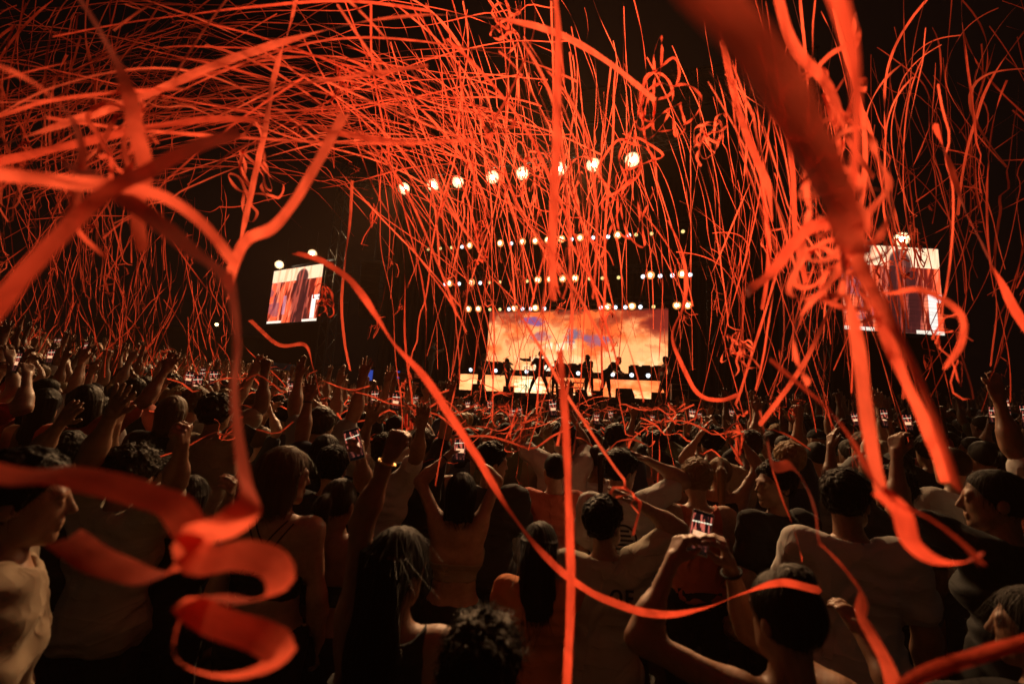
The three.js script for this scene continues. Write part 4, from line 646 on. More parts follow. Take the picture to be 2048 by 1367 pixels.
const hairWord = { short: 'short', curly: 'curly', buzz: 'cropped', long: 'long', bob: 'chin-length', tail: 'ponytailed', bun: 'bunned', cap: 'capped' }, hairCol = ['black', 'dark brown', 'brown', 'blond', 'light brown'];
const topPool = ['black', 'black', 'black', 'charcoal', 'white', 'white', 'cream', 'beige', 'coral', 'navy', 'grey', 'red', 'olive', 'denim'];
const cand = [];
for (let z = -1.75; z > -26; z -= 0.4 + 0.012 * -z) for (let x = -34; x < 24; x += 0.5) {
  const px = x + rr(-0.2, 0.2), pz = z + rr(-0.17, 0.17), q = V(px, 0, pz).sub(STAGE.c).applyAxisAngle(V(0, 1, 0), -STAGE.yaw);
  if (Math.abs(px) > 1.24 * -pz + 0.4) continue;
  if (q.z < 6.6 && q.x > -11.5 && q.x < 11) continue;
  if (px > 9.5 && pz < -14.5) continue;
  if (q.z < -2 || (pz > -2.95 && Math.abs(px) < 2.4 && !(px < -1.9 && pz < -2.6))) continue;
  if (rnd() < 0.1 || (px < -1.5 && pz > -3.1) || spots.some(([a, b]) => Math.hypot(a - px, b - pz) < 0.36)) continue;
  cand.push([px, pz]);
}
cand.sort((a, b) => a[1] * a[1] + a[0] * a[0] * 0.5 - b[1] * b[1] - b[0] * b[0] * 0.5);
const INDIV = 262, labels = new Map();
const region = (x, z) => { const a = x / -z; return a < -0.8 ? 'at the left edge' : a < -0.35 ? 'below the left screen' : a < 0.0 ? 'left of stage centre' : a < 0.38 ? 'right of stage centre' : a < 0.8 ? 'right of the stage' : 'at the right edge'; };
const phoneSpots = [];
cand.slice(0, INDIV).forEach(([x, z]) => {
  const left = x / -z < -0.3, right = x / -z > 0.4;
  const w = left ? [1.6, 1.4, 2, 2, 2, 1.2, 1.2, 1.2, 1.2, 1.8, 1, 0.8] : right ? [3, 2.5, 1.4, 1.2, 0.8, 0.4, 1, 1, 0.8, 1, 0.4, 0.6] : [4, 3, 0.8, 0.8, 0.5, 0.3, 1.4, 1.5, 0.4, 0.6, 0.3, 0.3];
  let k = 0, t = rnd() * w.reduce((a, b) => a + b, 0); while ((t -= w[k]) > 0) k++;
  const fem = !!LIB[k][1].f, hair = fem ? pick(['long', 'long', 'bob', 'tail', 'bun', 'tail']) : pick(['short', 'short', 'short', 'curly', 'buzz', 'short', 'curly', 'short', rnd() < 0.35 ? 'cap' : 'bob']), hc = pick([0, 0, 0, 1, 1, 2, 3, 4]), tc = pick(topPool), gy = groundAt(x, z);
  const b = (-z < 5.2 ? lib.mid : lib.far)[k], garment = { tee: 'tee', tank: 'tank top', crop: 'crop top' }[LIB[k][1].top || 'tee'];
  const label = hair === 'cap' ? `person in a black cap and ${tc} ${garment}, ${LIB[k][0]}, ${region(x, z)}` : `person with ${hairWord[hair]} ${hairCol[hc]} hair, ${tc} ${garment}, ${LIB[k][0]}, ${region(x, z)}`;
  const size = (fem ? rr(1.6, 1.74) : rr(1.7, 1.86)), g = person(b, { at: [x, gy, z], turn: -0.12 + rr(-0.55, 0.5), size, hair, hairColor: hc, top: tc, topName: garment.replace(' ', '_'), pants: pick(['black', 'denim', 'charcoal', 'navy']), skin: pick([0, 0, 1, 1, 2, 3]), label, group: 'concert crowd', hairLevel: -z < 4.8 ? 'mid' : 'far' });
  if (LIB[k][0] === 'filming by phone') { g.updateMatrixWorld(); phoneSpots.push([g, b, k, region(x, z), hair === 'cap' ? `capped person in ${tc}` : `${hairWord[hair]} ${hairCol[hc]}-haired person in ${tc}`]); }
});
for (const [g, b, k, where, who] of phoneSpots) {
  const w = b.wrists.R, at = k === 6 ? g.localToWorld(b.wrists.L.at.clone().add(w.at).multiplyScalar(0.5).add(V(0, 0.09, -0.01))) : g.localToWorld(w.at.clone().addScaledVector(w.Y, 0.1).addScaledVector(w.P, 0.03));
  const back = V(0, 0.1, 1).applyQuaternion(g.quaternion).add(at);
  phone(at, lookBack(at, back, rr(-0.12, 0.12)), `lit phone of the ${who}, ${where}`, { group: `phones above the heads ${where}` });
}
{
  const far = cand.slice(INDIV), crowd = new THREE.Group(); crowd.name = 'crowd'; scene.add(crowd);
  tag(crowd, 'dense far crowd of people filling the field up to the stage', null, null, 'stuff');
  const uses = [0, 2, 3, 4, 5, 8], coarse = uses.map((k) => buildBody(LIB[k][1], 0.05));
  const of = far.map(([x, z]) => { const left = x / -z < -0.3; return [x, z, left ? pick([1, 2, 3, 3, 4, 5]) : pick([0, 0, 1, 2, 3, 0])]; });
  const o = new THREE.Object3D(), col = new THREE.Color();
  uses.forEach((_, u) => {
    const mine = of.filter((q) => q[2] === u), b = coarse[u]; if (!mine.length) return;
    const hg = hairGeo(u === 2 || u === 4 ? 'bob' : 'short', 'far').clone().applyMatrix4(b.headM);
    const make = (name, geo, mat) => { const m = new THREE.InstancedMesh(geo, mat, mine.length); m.name = name; m.castShadow = m.receiveShadow = true; crowd.add(m); return m; };
    const sk = make('bodies', b.skin, std([1, 1, 1], 0.5)), tp = make('shirts', b.top, std([1, 1, 1], 0.9)), pn = make('trousers', b.pants, clothMat.black), hr = make('hair', hg, std([1, 1, 1], 0.5));
    mine.forEach(([x, z], i) => {
      o.position.set(x, groundAt(x, z), z); o.rotation.y = rr(-0.5, 0.3); o.scale.setScalar(rr(0.93, 1.06)); o.updateMatrix();
      for (const m of [sk, tp, pn, hr]) m.setMatrixAt(i, o.matrix);
      sk.setColorAt(i, col.setRGB(...pick([[0.42, 0.235, 0.15], [0.35, 0.185, 0.11], [0.26, 0.13, 0.07]]))); tp.setColorAt(i, col.setRGB(...CLOTH[pick(topPool)])); hr.setColorAt(i, col.setRGB(...pick([[0.008, 0.006, 0.005], [0.016, 0.01, 0.006], [0.035, 0.02, 0.011], [0.22, 0.13, 0.06]])));
    });
  });
  console.log('crowd', cand.length, 'phones', phoneSpots.length);
}
// phone torches in the far left crowd and the flag
[[-31.1, 5.0, -27.9], [-30.6, 4.95, -27.9], [-30.15, 5.0, -27.9]].forEach((p, i) => { const g = thing('torch_phone', `tiny glaring phone torch at the far left edge, ${['first', 'second', 'third'][i]} of three`, 'phone'); g.position.set(...p); part(g, 'case', phoneBody, phoneDark); const l = part(g, 'torch_light', new THREE.SphereGeometry(0.05, 10, 6), glow(1, 0.95, 0.85, 9)); l.position.set(-0.02, 0.05, 0.03); });
{
  const f = thing('flag', 'small blue and yellow flag held above the crowd below the left screen', 'flag'); f.position.set(-8.07, 2.3, -16.06);
  part(f, 'pole', rod([-0.38, -0.9, 0], [-0.38, 0.95, 0], 0.015), M.white);
  const cloth = (y0, y1) => { const g = new THREE.PlaneGeometry(0.85, y1 - y0, 14, 5).translate(0.05, (y0 + y1) / 2, 0), p = g.attributes.position; for (let i = 0; i < p.count; i++) { const x = p.getX(i); p.setZ(i, 0.06 * Math.sin(x * 9)); p.setY(i, p.getY(i) - 0.12 * Math.max(0, x) ** 1.5); } g.computeVertexNormals(); return g; };
  part(f, 'blue_half', cloth(0.7, 0.95), std([0.1, 0.25, 0.55], 0.8, 0, { side: THREE.DoubleSide })); part(f, 'yellow_half', cloth(0.42, 0.7), std([0.7, 0.55, 0.1], 0.8, 0, { side: THREE.DoubleSide }));
}
const HERO = [
  ['broad red streamer winding down the left, folded into loops at the bottom', 0.026, 0.35, [[-0.61,2.392,-0.583], [-0.499,2.334,-0.531], [-0.416,2.289,-0.497], [-0.348,2.244,-0.484], [-0.319,2.227,-0.486], [-0.32,2.199,-0.511], [-0.313,2.154,-0.518], [-0.32,2.109,-0.535], [-0.306,2.058,-0.532], [-0.284,2.011,-0.519], [-0.259,1.987,-0.492], [-0.275,1.968,-0.485], [-0.31,1.953,-0.487], [-0.301,1.933,-0.49], [-0.261,1.939,-0.49], [-0.225,1.931,-0.491], [-0.217,1.909,-0.494], [-0.247,1.894,-0.496], [-0.294,1.892,-0.507], [-0.315,1.886,-0.508], [-0.276,1.87,-0.5], [-0.225,1.863,-0.491], [-0.207,1.852,-0.493], [-0.223,1.834,-0.495], [-0.272,1.823,-0.497], [-0.312,1.838,-0.495], [-0.319,1.865,-0.501], [-0.31,1.886,-0.508]], 1.1],
  ['blurred red streamer running from the left edge to the left loops', 0.026, 0.3, [[-0.527,2.013,-0.468], [-0.488,2.002,-0.48], [-0.447,2.007,-0.479], [-0.406,2.002,-0.48], [-0.36,1.992,-0.482], [-0.329,1.984,-0.483], [-0.315,1.965,-0.486], [-0.302,1.951,-0.488]], 1.12],
  ['dark red blurred streamer curling between the left loops and the edge', 0.026, 0.3, [[-0.524,1.914,-0.584], [-0.471,1.909,-0.555], [-0.419,1.902,-0.536], [-0.373,1.898,-0.526], [-0.334,1.912,-0.514], [-0.308,1.943,-0.499]], 1.15],
  ['wide orange streamer slanting down left of the upper left lamps', 0.026, 0.3, [[-0.359,2.661,-0.825], [-0.368,2.568,-0.789], [-0.373,2.486,-0.751], [-0.395,2.419,-0.741], [-0.422,2.384,-0.746], [-0.472,2.371,-0.768], [-0.526,2.345,-0.823], [-0.568,2.3,-0.88]]],
  ['long orange streamer crossing diagonally and sagging to the bottom right heads', 0.024, 0.4, [[-0.635,2.506,-1.253], [-0.541,2.475,-1.208], [-0.437,2.413,-1.166], [-0.357,2.329,-1.128], [-0.282,2.239,-1.092], [-0.195,2.163,-1.052], [-0.132,2.081,-1.065], [-0.065,1.983,-1.13], [0.016,1.858,-1.2], [0.111,1.751,-1.216], [0.211,1.676,-1.227], [0.289,1.658,-1.179], [0.4,1.638,-1.182], [0.507,1.66,-1.179], [0.589,1.698,-1.173], [0.684,1.732,-1.168], [0.782,1.72,-1.17]]],
  ['broad orange streamer hanging straight down before the front lamps', 0.024, 0.15, [[0.042,3.029,-0.871], [0.056,2.915,-0.868], [0.062,2.774,-0.869], [0.066,2.643,-0.879], [0.07,2.519,-0.897], [0.073,2.406,-0.915], [0.082,2.341,-0.955]]],
  ['straight orange streamer hanging down the middle over the crowd', 0.023, 0.2, [[0.104,2.236,-0.971], [0.113,2.149,-0.953], [0.124,2.048,-0.948], [0.133,1.949,-0.953], [0.143,1.85,-0.968], [0.151,1.75,-0.983], [0.154,1.65,-0.999], [0.155,1.55,-1.014]]],
  ['very broad red streamer falling from the top right corner', 0.03, 0.04, [[0.069,2.306,-0.181], [0.09,2.298,-0.193], [0.118,2.295,-0.213], [0.152,2.295,-0.244], [0.2,2.298,-0.294], [0.27,2.314,-0.372], [0.357,2.33,-0.471], [0.401,2.318,-0.523]], 1.05],
  ['broad tan streamer hanging down at the upper right', 0.03, 0.06, [[0.215,2.423,-0.285], [0.233,2.404,-0.298], [0.255,2.391,-0.32], [0.289,2.389,-0.361], [0.327,2.381,-0.413], [0.363,2.369,-0.465], [0.377,2.34,-0.49]]],
  ['orange streamer slanting right below the upper right tangle', 0.025, 0.4, [[0.428,2.376,-0.565], [0.451,2.325,-0.573], [0.487,2.28,-0.6], [0.543,2.22,-0.639], [0.624,2.156,-0.7], [0.679,2.089,-0.73], [0.731,2.033,-0.769]]],
  ['red streamer running down past the right video screen', 0.015, 0.5, [[0.399,2.336,-0.521], [0.424,2.283,-0.529], [0.483,2.239,-0.566], [0.54,2.174,-0.596], [0.59,2.105,-0.626], [0.649,2.029,-0.668]], 1.05],
  ['orange streamer falling from the tangle in front of the right screen', 0.025, 0.5, [[0.496,2.414,-0.66], [0.505,2.331,-0.673], [0.545,2.245,-0.706], [0.563,2.152,-0.72], [0.564,2.076,-0.712], [0.567,2.015,-0.701]]],
  ['orange streamer bending down right over the right crowd', 0.02, 0.3, [[0.459,2.215,-0.792], [0.485,2.173,-0.758], [0.509,2.133,-0.723], [0.522,2.082,-0.69], [0.502,2.042,-0.636], [0.517,2.016,-0.62], [0.546,2,-0.602], [0.573,1.972,-0.586], [0.585,1.952,-0.579]], 0.9],
  ['red streamer looping back below the right crowd', 0.018, 0.4, [[0.497,2.028,-0.618], [0.525,2.003,-0.621], [0.541,1.965,-0.627], [0.575,1.941,-0.631], [0.615,1.941,-0.631], [0.637,1.955,-0.629]], -1.1],
  ['short flat orange streamer end pointing down left of the right tangle', 0.026, 0.35, [[0.527,2.441,-0.707], [0.478,2.429,-0.709], [0.451,2.399,-0.713], [0.432,2.369,-0.718], [0.434,2.359,-0.75], [0.472,2.376,-0.868], [0.557,2.412,-1.065]]],
  ['orange streamer folded sharply over the right white shirt', 0.019, 0.35, [[0.689,2.067,-1.219], [0.677,2.007,-1.177], [0.659,2.017,-1.074], [0.624,1.996,-0.977], [0.585,1.953,-0.882], [0.563,1.906,-0.838], [0.587,1.886,-0.842], [0.604,1.859,-0.825], [0.612,1.834,-0.809], [0.627,1.793,-0.835], [0.637,1.761,-0.82], [0.652,1.726,-0.815], [0.668,1.678,-0.822]], 0.9],
  ['thin orange streamer running down the middle right to the white shirt', 0.022, 0.3, [[0.83,2.154,-1.509], [0.816,2.001,-1.431], [0.826,1.904,-1.395], [0.866,1.819,-1.408], [0.935,1.704,-1.476]]],
  ['blurred orange streamer at the bottom right corner', 0.014, 0.2, [[0.54,1.772,-0.656], [0.572,1.794,-0.653], [0.604,1.807,-0.651], [0.657,1.81,-0.671], [0.766,1.824,-0.699]], 1.0],
  ['dark blurred streamer in the top left corner, running down to the red bundle', 0.014, 0.5, [[-0.714,2.703,-0.617], [-0.641,2.627,-0.588], [-0.576,2.557,-0.558], [-0.535,2.504,-0.546], [-0.504,2.454,-0.533], [-0.496,2.422,-0.538], [-0.498,2.389,-0.563], [-0.521,2.337,-0.591], [-0.535,2.293,-0.628]], 1.15],
  ['dark red blurred streamer rising from the left edge', 0.013, 0.25, [[-0.526,2.145,-0.448], [-0.494,2.191,-0.441], [-0.472,2.235,-0.445], [-0.458,2.28,-0.458], [-0.444,2.317,-0.473], [-0.45,2.359,-0.517], [-0.455,2.423,-0.578], [-0.47,2.524,-0.694]], -1.15],
  ['dark red blurred streamer lying across the upper left', 0.013, 0.35, [[-0.655,2.343,-0.519], [-0.594,2.341,-0.52], [-0.54,2.338,-0.52], [-0.494,2.342,-0.53], [-0.453,2.34,-0.55], [-0.428,2.325,-0.573], [-0.413,2.307,-0.596], [-0.408,2.283,-0.64]], -1.1],
  ['dark streamer running down from the left edge to the red bundle', 0.012, 0.4, [[-0.724,2.512,-0.545], [-0.67,2.495,-0.547], [-0.629,2.472,-0.551], [-0.597,2.441,-0.555], [-0.581,2.397,-0.562], [-0.607,2.345,-0.59], [-0.654,2.299,-0.627]], 1.2],
  ['red streamer arching over the upper left towards the lamps', 0.024, 0.4, [[-1.301,2.641,-1.031], [-1.124,2.712,-1.02], [-0.936,2.79,-1.008], [-0.794,2.914,-1.04], [-0.636,3.027,-1.073], [-0.473,3.126,-1.109], [-0.294,3.201,-1.148], [-0.097,3.244,-1.192], [0.071,3.257,-1.241], [0.238,3.222,-1.297], [0.433,3.175,-1.405]]],
  ['red streamer rising across the upper left below the long arch', 0.024, 0.4, [[-1.181,2.559,-0.942], [-0.997,2.614,-0.934], [-0.866,2.692,-0.972], [-0.739,2.751,-1.014], [-0.633,2.836,-1.153], [-0.538,2.905,-1.294], [-0.385,3,-1.482]]],
  ['narrow orange streamer hanging down from the top left of the lamps', 0.023, 0.45, [[-0.826,3.547,-1.399], [-0.824,3.348,-1.379], [-0.824,3.208,-1.349], [-0.843,3.109,-1.364], [-0.858,2.961,-1.387], [-0.881,2.813,-1.409], [-0.904,2.664,-1.432], [-0.928,2.516,-1.454], [-0.945,2.4,-1.472]]],
  ['orange streamer slanting across the upper right to the tangle', 0.025, 0.4, [[0.474,2.964,-0.78], [0.504,2.878,-0.793], [0.532,2.831,-0.8], [0.587,2.809,-0.823], [0.64,2.783,-0.857], [0.7,2.755,-0.912]]],
  ['orange streamer slanting from the top to the right stage edge', 0.026, 0.3, [[0.577,3.297,-1.235], [0.594,3.124,-1.21], [0.632,3.009,-1.228], [0.658,2.865,-1.199], [0.7,2.783,-1.212], [0.776,2.73,-1.321]]],
  ['orange streamer curving down before the right stage lamps', 0.024, 0.5, [[0.648,2.971,-1.891], [0.709,2.866,-1.907], [0.744,2.737,-1.926], [0.744,2.607,-1.946], [0.702,2.473,-1.966], [0.754,2.346,-1.986], [0.84,2.221,-2.004], [0.929,2.205,-2.007], [0.954,2.225,-1.903]]],
  ['streamer rising steeply to the right at the lower left screen', 0.024, 0.3, [[-1.124,2.31,-3.205], [-1.134,2.469,-3.079], [-1.137,2.716,-2.941], [-1.096,2.98,-2.8], [-1.043,3.194,-2.666], [-1.009,3.39,-2.536]]],
  ['orange streamer hanging past the left video screen in loops', 0.024, 0.5, [[-1.271,2.452,-2.172], [-1.118,2.342,-2.188], [-0.998,2.35,-2.187], [-0.955,2.257,-2.201], [-0.91,2.116,-2.223]]],
  ['long red streamer on the far right curving down past the lamp', 0.024, 0.4, [[1.076,2.915,-1.09], [1.123,2.813,-1.106], [1.17,2.699,-1.123], [1.164,2.601,-1.087], [1.161,2.499,-1.052], [1.209,2.418,-1.064], [1.261,2.349,-1.075]]],
];
const FAMILY = [
  ['centre', 12, [-0.06, 3.34, -1.33], [0.54, 0.23, 0.18], [0.25, 2.26, -1.49], [0.51, 0.28, 0.18], { bow:[.05,.08,0] }],
  ['centre', 24, [-0.15, 3.97, -2.04], [0.82, 0.33, 0.28], [0.24, 2.47, -2.27], [0.86, 0.51, 0.28], { bow:[.06,.1,0] }],
  ['centre', 28, [-0.32, 4.56, -2.86], [1.16, 0.53, 0.38], [0.23, 2.57, -3.17], [1.16, 0.60, 0.38], { bow:[.1,.15,0] }],
  ['centre', 30, [-0.21, 5.30, -3.97], [1.52, 0.73, 0.53], [0.47, 2.66, -4.37], [1.55, 0.73, 0.53], { bow:[.1,.2,0] }],
  ['arch', 8, [-1.29, 2.75, -1.12], [0.25, 0.26, 0.14], [-0.36, 2.95, -1.09], [0.35, 0.19, 0.14], { bow:[0,.2,0] }],
  ['arch', 11, [-1.94, 3.09, -1.67], [0.45, 0.42, 0.22], [-0.44, 3.33, -1.63], [0.62, 0.32, 0.22], { bow:[0,.2,0] }],
  ['arch', 14, [-2.96, 3.80, -2.57], [0.77, 0.62, 0.34], [-0.78, 3.91, -2.56], [0.92, 0.46, 0.34], { bow:[.1,.3,0] }],
  ['arch', 12, [-3.93, 4.60, -3.67], [1.14, 0.75, 0.48], [-0.63, 4.59, -3.67], [1.19, 0.70, 0.48], { bow:[0,.5,0] }],
  ['slant', 17, [-1.36, 3.84, -2.16], [0.57, 0.26, 0.29], [0.18, 3.03, -2.29], [0.59, 0.45, 0.29], { bow:[.1,.22,0] }],
  ['slant', 16, [-1.82, 4.69, -3.25], [0.87, 0.51, 0.43], [0.34, 3.30, -3.46], [0.87, 0.71, 0.43], { bow:[.1,.3,0] }],
  ['leftfar', 20, [-3.81, 4.15, -3.94], [0.92, 0.65, 0.50], [-3.68, 2.46, -4.19], [0.99, 0.32, 0.50], { bow:[-.1,.1,0] }],
  ['centre', 70, [0.02, 4.81, -3.64], [1.58, 0.97, 0.48], [0.42, 2.74, -3.95], [1.58, 0.79, 0.48], { bow:[.1,.2,0] }],
  ['right', 60, [2.01, 4.34, -3.10], [0.78, 0.93, 0.41], [2.27, 2.62, -3.36], [0.78, 0.60, 0.41], { bow:[.1,.1,0] }],
  ['arch', 80, [-3.31, 3.98, -2.95], [1.09, 0.84, 0.38], [-0.93, 4.13, -2.93], [1.44, 0.70, 0.38], { bow:[.1,.3,0] }],
  ['corner', 50, [-2.87, 4.24, -2.51], [0.89, 0.43, 0.34], [-2.92, 3.14, -2.68], [0.89, 0.55, 0.34], { bow:[-.1,.1,0] }],
  ['leftfar', 34, [-5.36, 4.70, -5.67], [1.12, 0.86, 0.72], [-5.22, 2.59, -5.99], [1.25, 0.30, 0.72], { bow:[-.1,.1,0] }],
  ['corner', 16, [-2.40, 3.82, -1.97], [0.46, 0.24, 0.26], [-2.47, 3.00, -2.09], [0.44, 0.34, 0.26], { bow:[-.1,.1,0] }],
  ['corner', 18, [-3.12, 4.87, -3.02], [0.71, 0.30, 0.41], [-3.59, 3.39, -3.24], [0.67, 0.56, 0.41], { bow:[-.2,.1,0] }],
  ['right', 12, [0.89, 3.33, -1.33], [0.33, 0.26, 0.18], [1.08, 2.35, -1.48], [0.30, 0.31, 0.18], { bow:[.08,0,0] }],
  ['right', 20, [1.36, 4.07, -2.13], [0.53, 0.42, 0.29], [1.59, 2.57, -2.36], [0.45, 0.53, 0.29], { bow:[.1,.1,0] }],
  ['right', 16, [2.03, 4.66, -3.25], [0.75, 0.63, 0.43], [2.32, 2.68, -3.55], [0.67, 0.59, 0.43], { bow:[.1,.1,0] }],
  ['farright', 18, [2.47, 4.36, -2.29], [0.43, 0.40, 0.31], [2.48, 2.97, -2.50], [0.46, 0.54, 0.31], { bow:[-.2,.1,0] }],
  ['farright', 44, [2.84, 4.37, -2.69], [0.53, 0.79, 0.36], [2.86, 3.13, -2.88], [0.53, 0.86, 0.36], { bow:[.3,.1,0] }],
];
const KNOT = [
  [[0.53,3.26,-2.05], 0.13, 'crumpled orange streamer tangle round the rightmost front lamp'],
  [[0.25,3.29,-2.25], 0.11, 'crumpled orange streamer tangle beside the third front lamp from right'],
  [[0.04,3.48,-2.42], 0.08, 'small orange streamer tangle just right of the middle front lamps'],
  [[0.53,2.45,-0.71], 0.06, 'thick red streamer tangle at the upper right, before the screen'],
  [[0.66,2.47,-0.9], 0.06, 'red streamer tangle hanging just left of the right screen top'],
  [[0.6,3.5,-1.81], 0.1, 'red streamer tangle up and right of the rightmost front lamp'],
  [[0.78,2.96,-1.08], 0.08, 'dark red streamer tangle high at the right'],
  [[-1.07,2.98,-1.69], 0.07, 'small dark red streamer tangle high left of the left screen'],
  [[-1.05,3.86,-2.36], 0.07, 'small orange streamer tangle at the upper left of the lamps'],
  [[-0.12,3.91,-1.95], 0.06, 'curled orange streamer bits near the top centre'],
  [[-0.79,2.59,-0.84], 0.05, 'dark red streamer tangle in the upper left bundle'],
  [[1.02,2.43,-1.97], 0.05, 'narrow orange streamer tangle right of the stage'],
  [[-1.08,2.68,-2.54], 0.05, 'curled orange streamer bit at the edge of the left screen'],
  [[0.81,3.35,-1.83], 0.06, 'orange streamer tangle high above the right end of the stage'],
];
seed = 4242;
// ---------- paper streamers
const crepe = texture(128, 128, (u, v) => { const k = 0.5 * noise(u * 9, v * 60) + 0.3 * noise(u * 40, v * 110) + 0.2 * noise(u * 4, v * 6); return [k, k, k]; }, false);
const mottle = texture(64, 256, (u, v) => { const k = 0.86 + 0.14 * fbm(u * 8, v * 28, 2, 4); return [k, k, k]; });
crepe.repeat.set(40, 8); mottle.repeat.set(20, 1.7);
const paper = [[0.82, 0.130, 0.074], [0.78, 0.095, 0.052], [0.80, 0.112, 0.062]].map((c) => new THREE.MeshPhysicalMaterial({ color: new THREE.Color().setRGB(...c), map: mottle, bumpMap: crepe, bumpScale: 0.0006, roughness: 0.95, transmission: 0.75, specularIntensity: 0.03, thickness: 0, side: THREE.DoubleSide }));
// a ribbon along a curve, slightly cupped across: twist(s) turns it about the path, s in metres
function ribbonGeo(points, width, twist, step = 0.03, turn0) {
  const c = new THREE.CatmullRomCurve3(points, false, 'centripetal'), len = c.getLength(), n = clamp(Math.round(len / step), 10, 260), pos = [], nor = [], uv = [], idx = [];
  c.arcLengthDivisions = 400;
  let N = null; const B = V(0, 0, 0), W = V(0, 0, 0), M2 = V(0, 0, 0), q = V(0, 0, 0), cup = width * rr(-0.14, 0.14), f0 = rr(0, 9);
  for (let i = 0; i <= n; i++) {
    const p = c.getPointAt(i / n), t = c.getTangentAt(i / n), s = len * i / n;
    if (!N) { N = V(0.2, 0.1, 1); }
    N.addScaledVector(t, -N.dot(t)); if (N.lengthSq() < 1e-6) N.set(1, 0, 0).addScaledVector(t, -t.x); N.normalize();
    B.crossVectors(t, N); const a = turn0 + twist(s);
    W.copy(B).multiplyScalar(Math.cos(a)).addScaledVector(N, Math.sin(a)); M2.crossVectors(W, t);
    for (let j = -1; j <= 1; j++) {
      const w = width / 2 * j * (1 + 0.05 * Math.sin(s * 60 + f0 + j)), tip = i === n || i === 0 ? 0.3 * width * Math.sin(j * 2.2 + f0) : 0;
      q.copy(p).addScaledVector(W, w).addScaledVector(M2, cup * (1 - j * j)).addScaledVector(t, tip); pos.push(q.x, q.y, q.z);
      q.copy(M2).addScaledVector(W, 2.4 * j * cup / width).normalize(); nor.push(q.x, q.y, q.z); uv.push((j + 1) / 2 * width, s);
    }
    if (i) for (let j = 0; j < 2; j++) { const k = i * 3 + j; idx.push(k - 3, k - 2, k, k, k - 2, k + 1); }
  }
  const g = new THREE.BufferGeometry(); g.setAttribute('position', new THREE.Float32BufferAttribute(pos, 3)); g.setAttribute('normal', new THREE.Float32BufferAttribute(nor, 3)); g.setAttribute('uv', new THREE.Float32BufferAttribute(uv, 2)); g.setIndex(idx);
  return g;
}
const twister = (amp, rate) => { const a = rr(0, 9), b = rr(0.6, 1.4) * rate, c = rr(0, 9); return (s) => amp * (Math.sin(s * b + a) + 0.6 * Math.sin(s * b * 2.7 + c)); };
for (const [label, w, tw, pts, lay = 0] of HERO) {      // lay: how far the ribbon is turned edge-on to the stage
  const m = top('streamer', ribbonGeo(pts.map((p) => V(...p)), w * (lay ? 1.3 : 0.75), twister(lay ? tw * 0.7 : tw * 1.9, 6), 0.01, lay || rr(-0.3, 0.3)), pick(paper));
  tag(m, label, 'streamer');
}
// streamers in flight: from a start place to an end place, bowed, wavering, often curled at an end
function flight(A, B, o) {
  const len = A.distanceTo(B), n = Math.max(10, Math.round(len / 0.07)), pts = [], ph = [rr(0, 9), rr(0, 9), rr(0, 9)], wob = (o.wob ?? 0.013) * rr(0.3, 1.9), dir = B.clone().sub(A).normalize();
  const side = V(dir.y, -dir.x, 0).normalize(), out = V(0, 0, 1), bow = V(...o.bow).multiplyScalar(rr(-0.3, 1.6)), kinks = [], crumple = rnd() < 0.4 ? rr(0.1, 0.9) : 9, cz = rr(0.03, 0.09);
  for (let k = 0; k < 4; k++) if (rnd() < 0.55) kinks.push([rr(0.08, 0.92), rr(-0.2, 0.2), rr(-0.2, 0.2)]);
  for (let i = 0; i <= n; i++) {
    const t = i / n, p = A.clone().lerp(B, t).addScaledVector(bow, 4 * t * (1 - t)); let a = 0, b = 0;
    for (const [at, ka, kb] of kinks) if (t > at) { a += ka * (t - at) * len; b += kb * (t - at) * len; } else { a -= 0.3 * ka * (at - t) * len; }
    if (Math.abs(t - crumple) < cz) { a += rr(-0.022, 0.022); b += rr(-0.02, 0.02); p.y += rr(-0.02, 0.02); }
    p.addScaledVector(side, wob * (Math.sin(t * len * 3.1 + ph[0]) + 0.5 * Math.sin(t * len * 7.3 + ph[1])) + a); p.addScaledVector(out, wob * 1.4 * Math.sin(t * len * 2.6 + ph[2]) + b);
    pts.push(p);
  }
  if (rnd() < (o.curl ?? 0.26)) {                      // helical tail
    pts.curled = true; const r0 = rr(0.012, 0.04), turns = rr(1.2, 3.5), e = pts[pts.length - 1], m = Math.ceil(turns * 7), fall = rr(0.02, 0.07);
    for (let i = 1; i <= m; i++) { const a = i / 7 * 6.283 * (1 + 0.3 * Math.sin(i * 0.5 + ph[0])), r = r0 * (0.45 + 0.9 * noise(i * 0.35, ph[1])); pts.push(V(e.x + r * Math.sin(a) + 0.03 * Math.sin(i * 0.21 + ph[2]), e.y - fall * i / 7 * rr(0.3, 1.8), e.z + r * (1 - Math.cos(a)))); }
  }
  return pts;
}
const FAM = {
  centre: ['orange', 'falling before the stage', 'streamers falling before the stage'], arch: ['red', 'arching across the upper left', 'streamers arching over the upper left'], slant: ['orange', 'slanting from the upper left', 'streamers slanting to the lamps'],
  leftfar: ['red', '', ''], corner: ['dark red', 'raining down top left', 'streamers in the top left corner'], right: ['orange', 'hanging right of the stage', 'streamers hanging right of the stage'], farright: ['dark red', 'drifting past the right screen', 'streamers at the far right'],
};
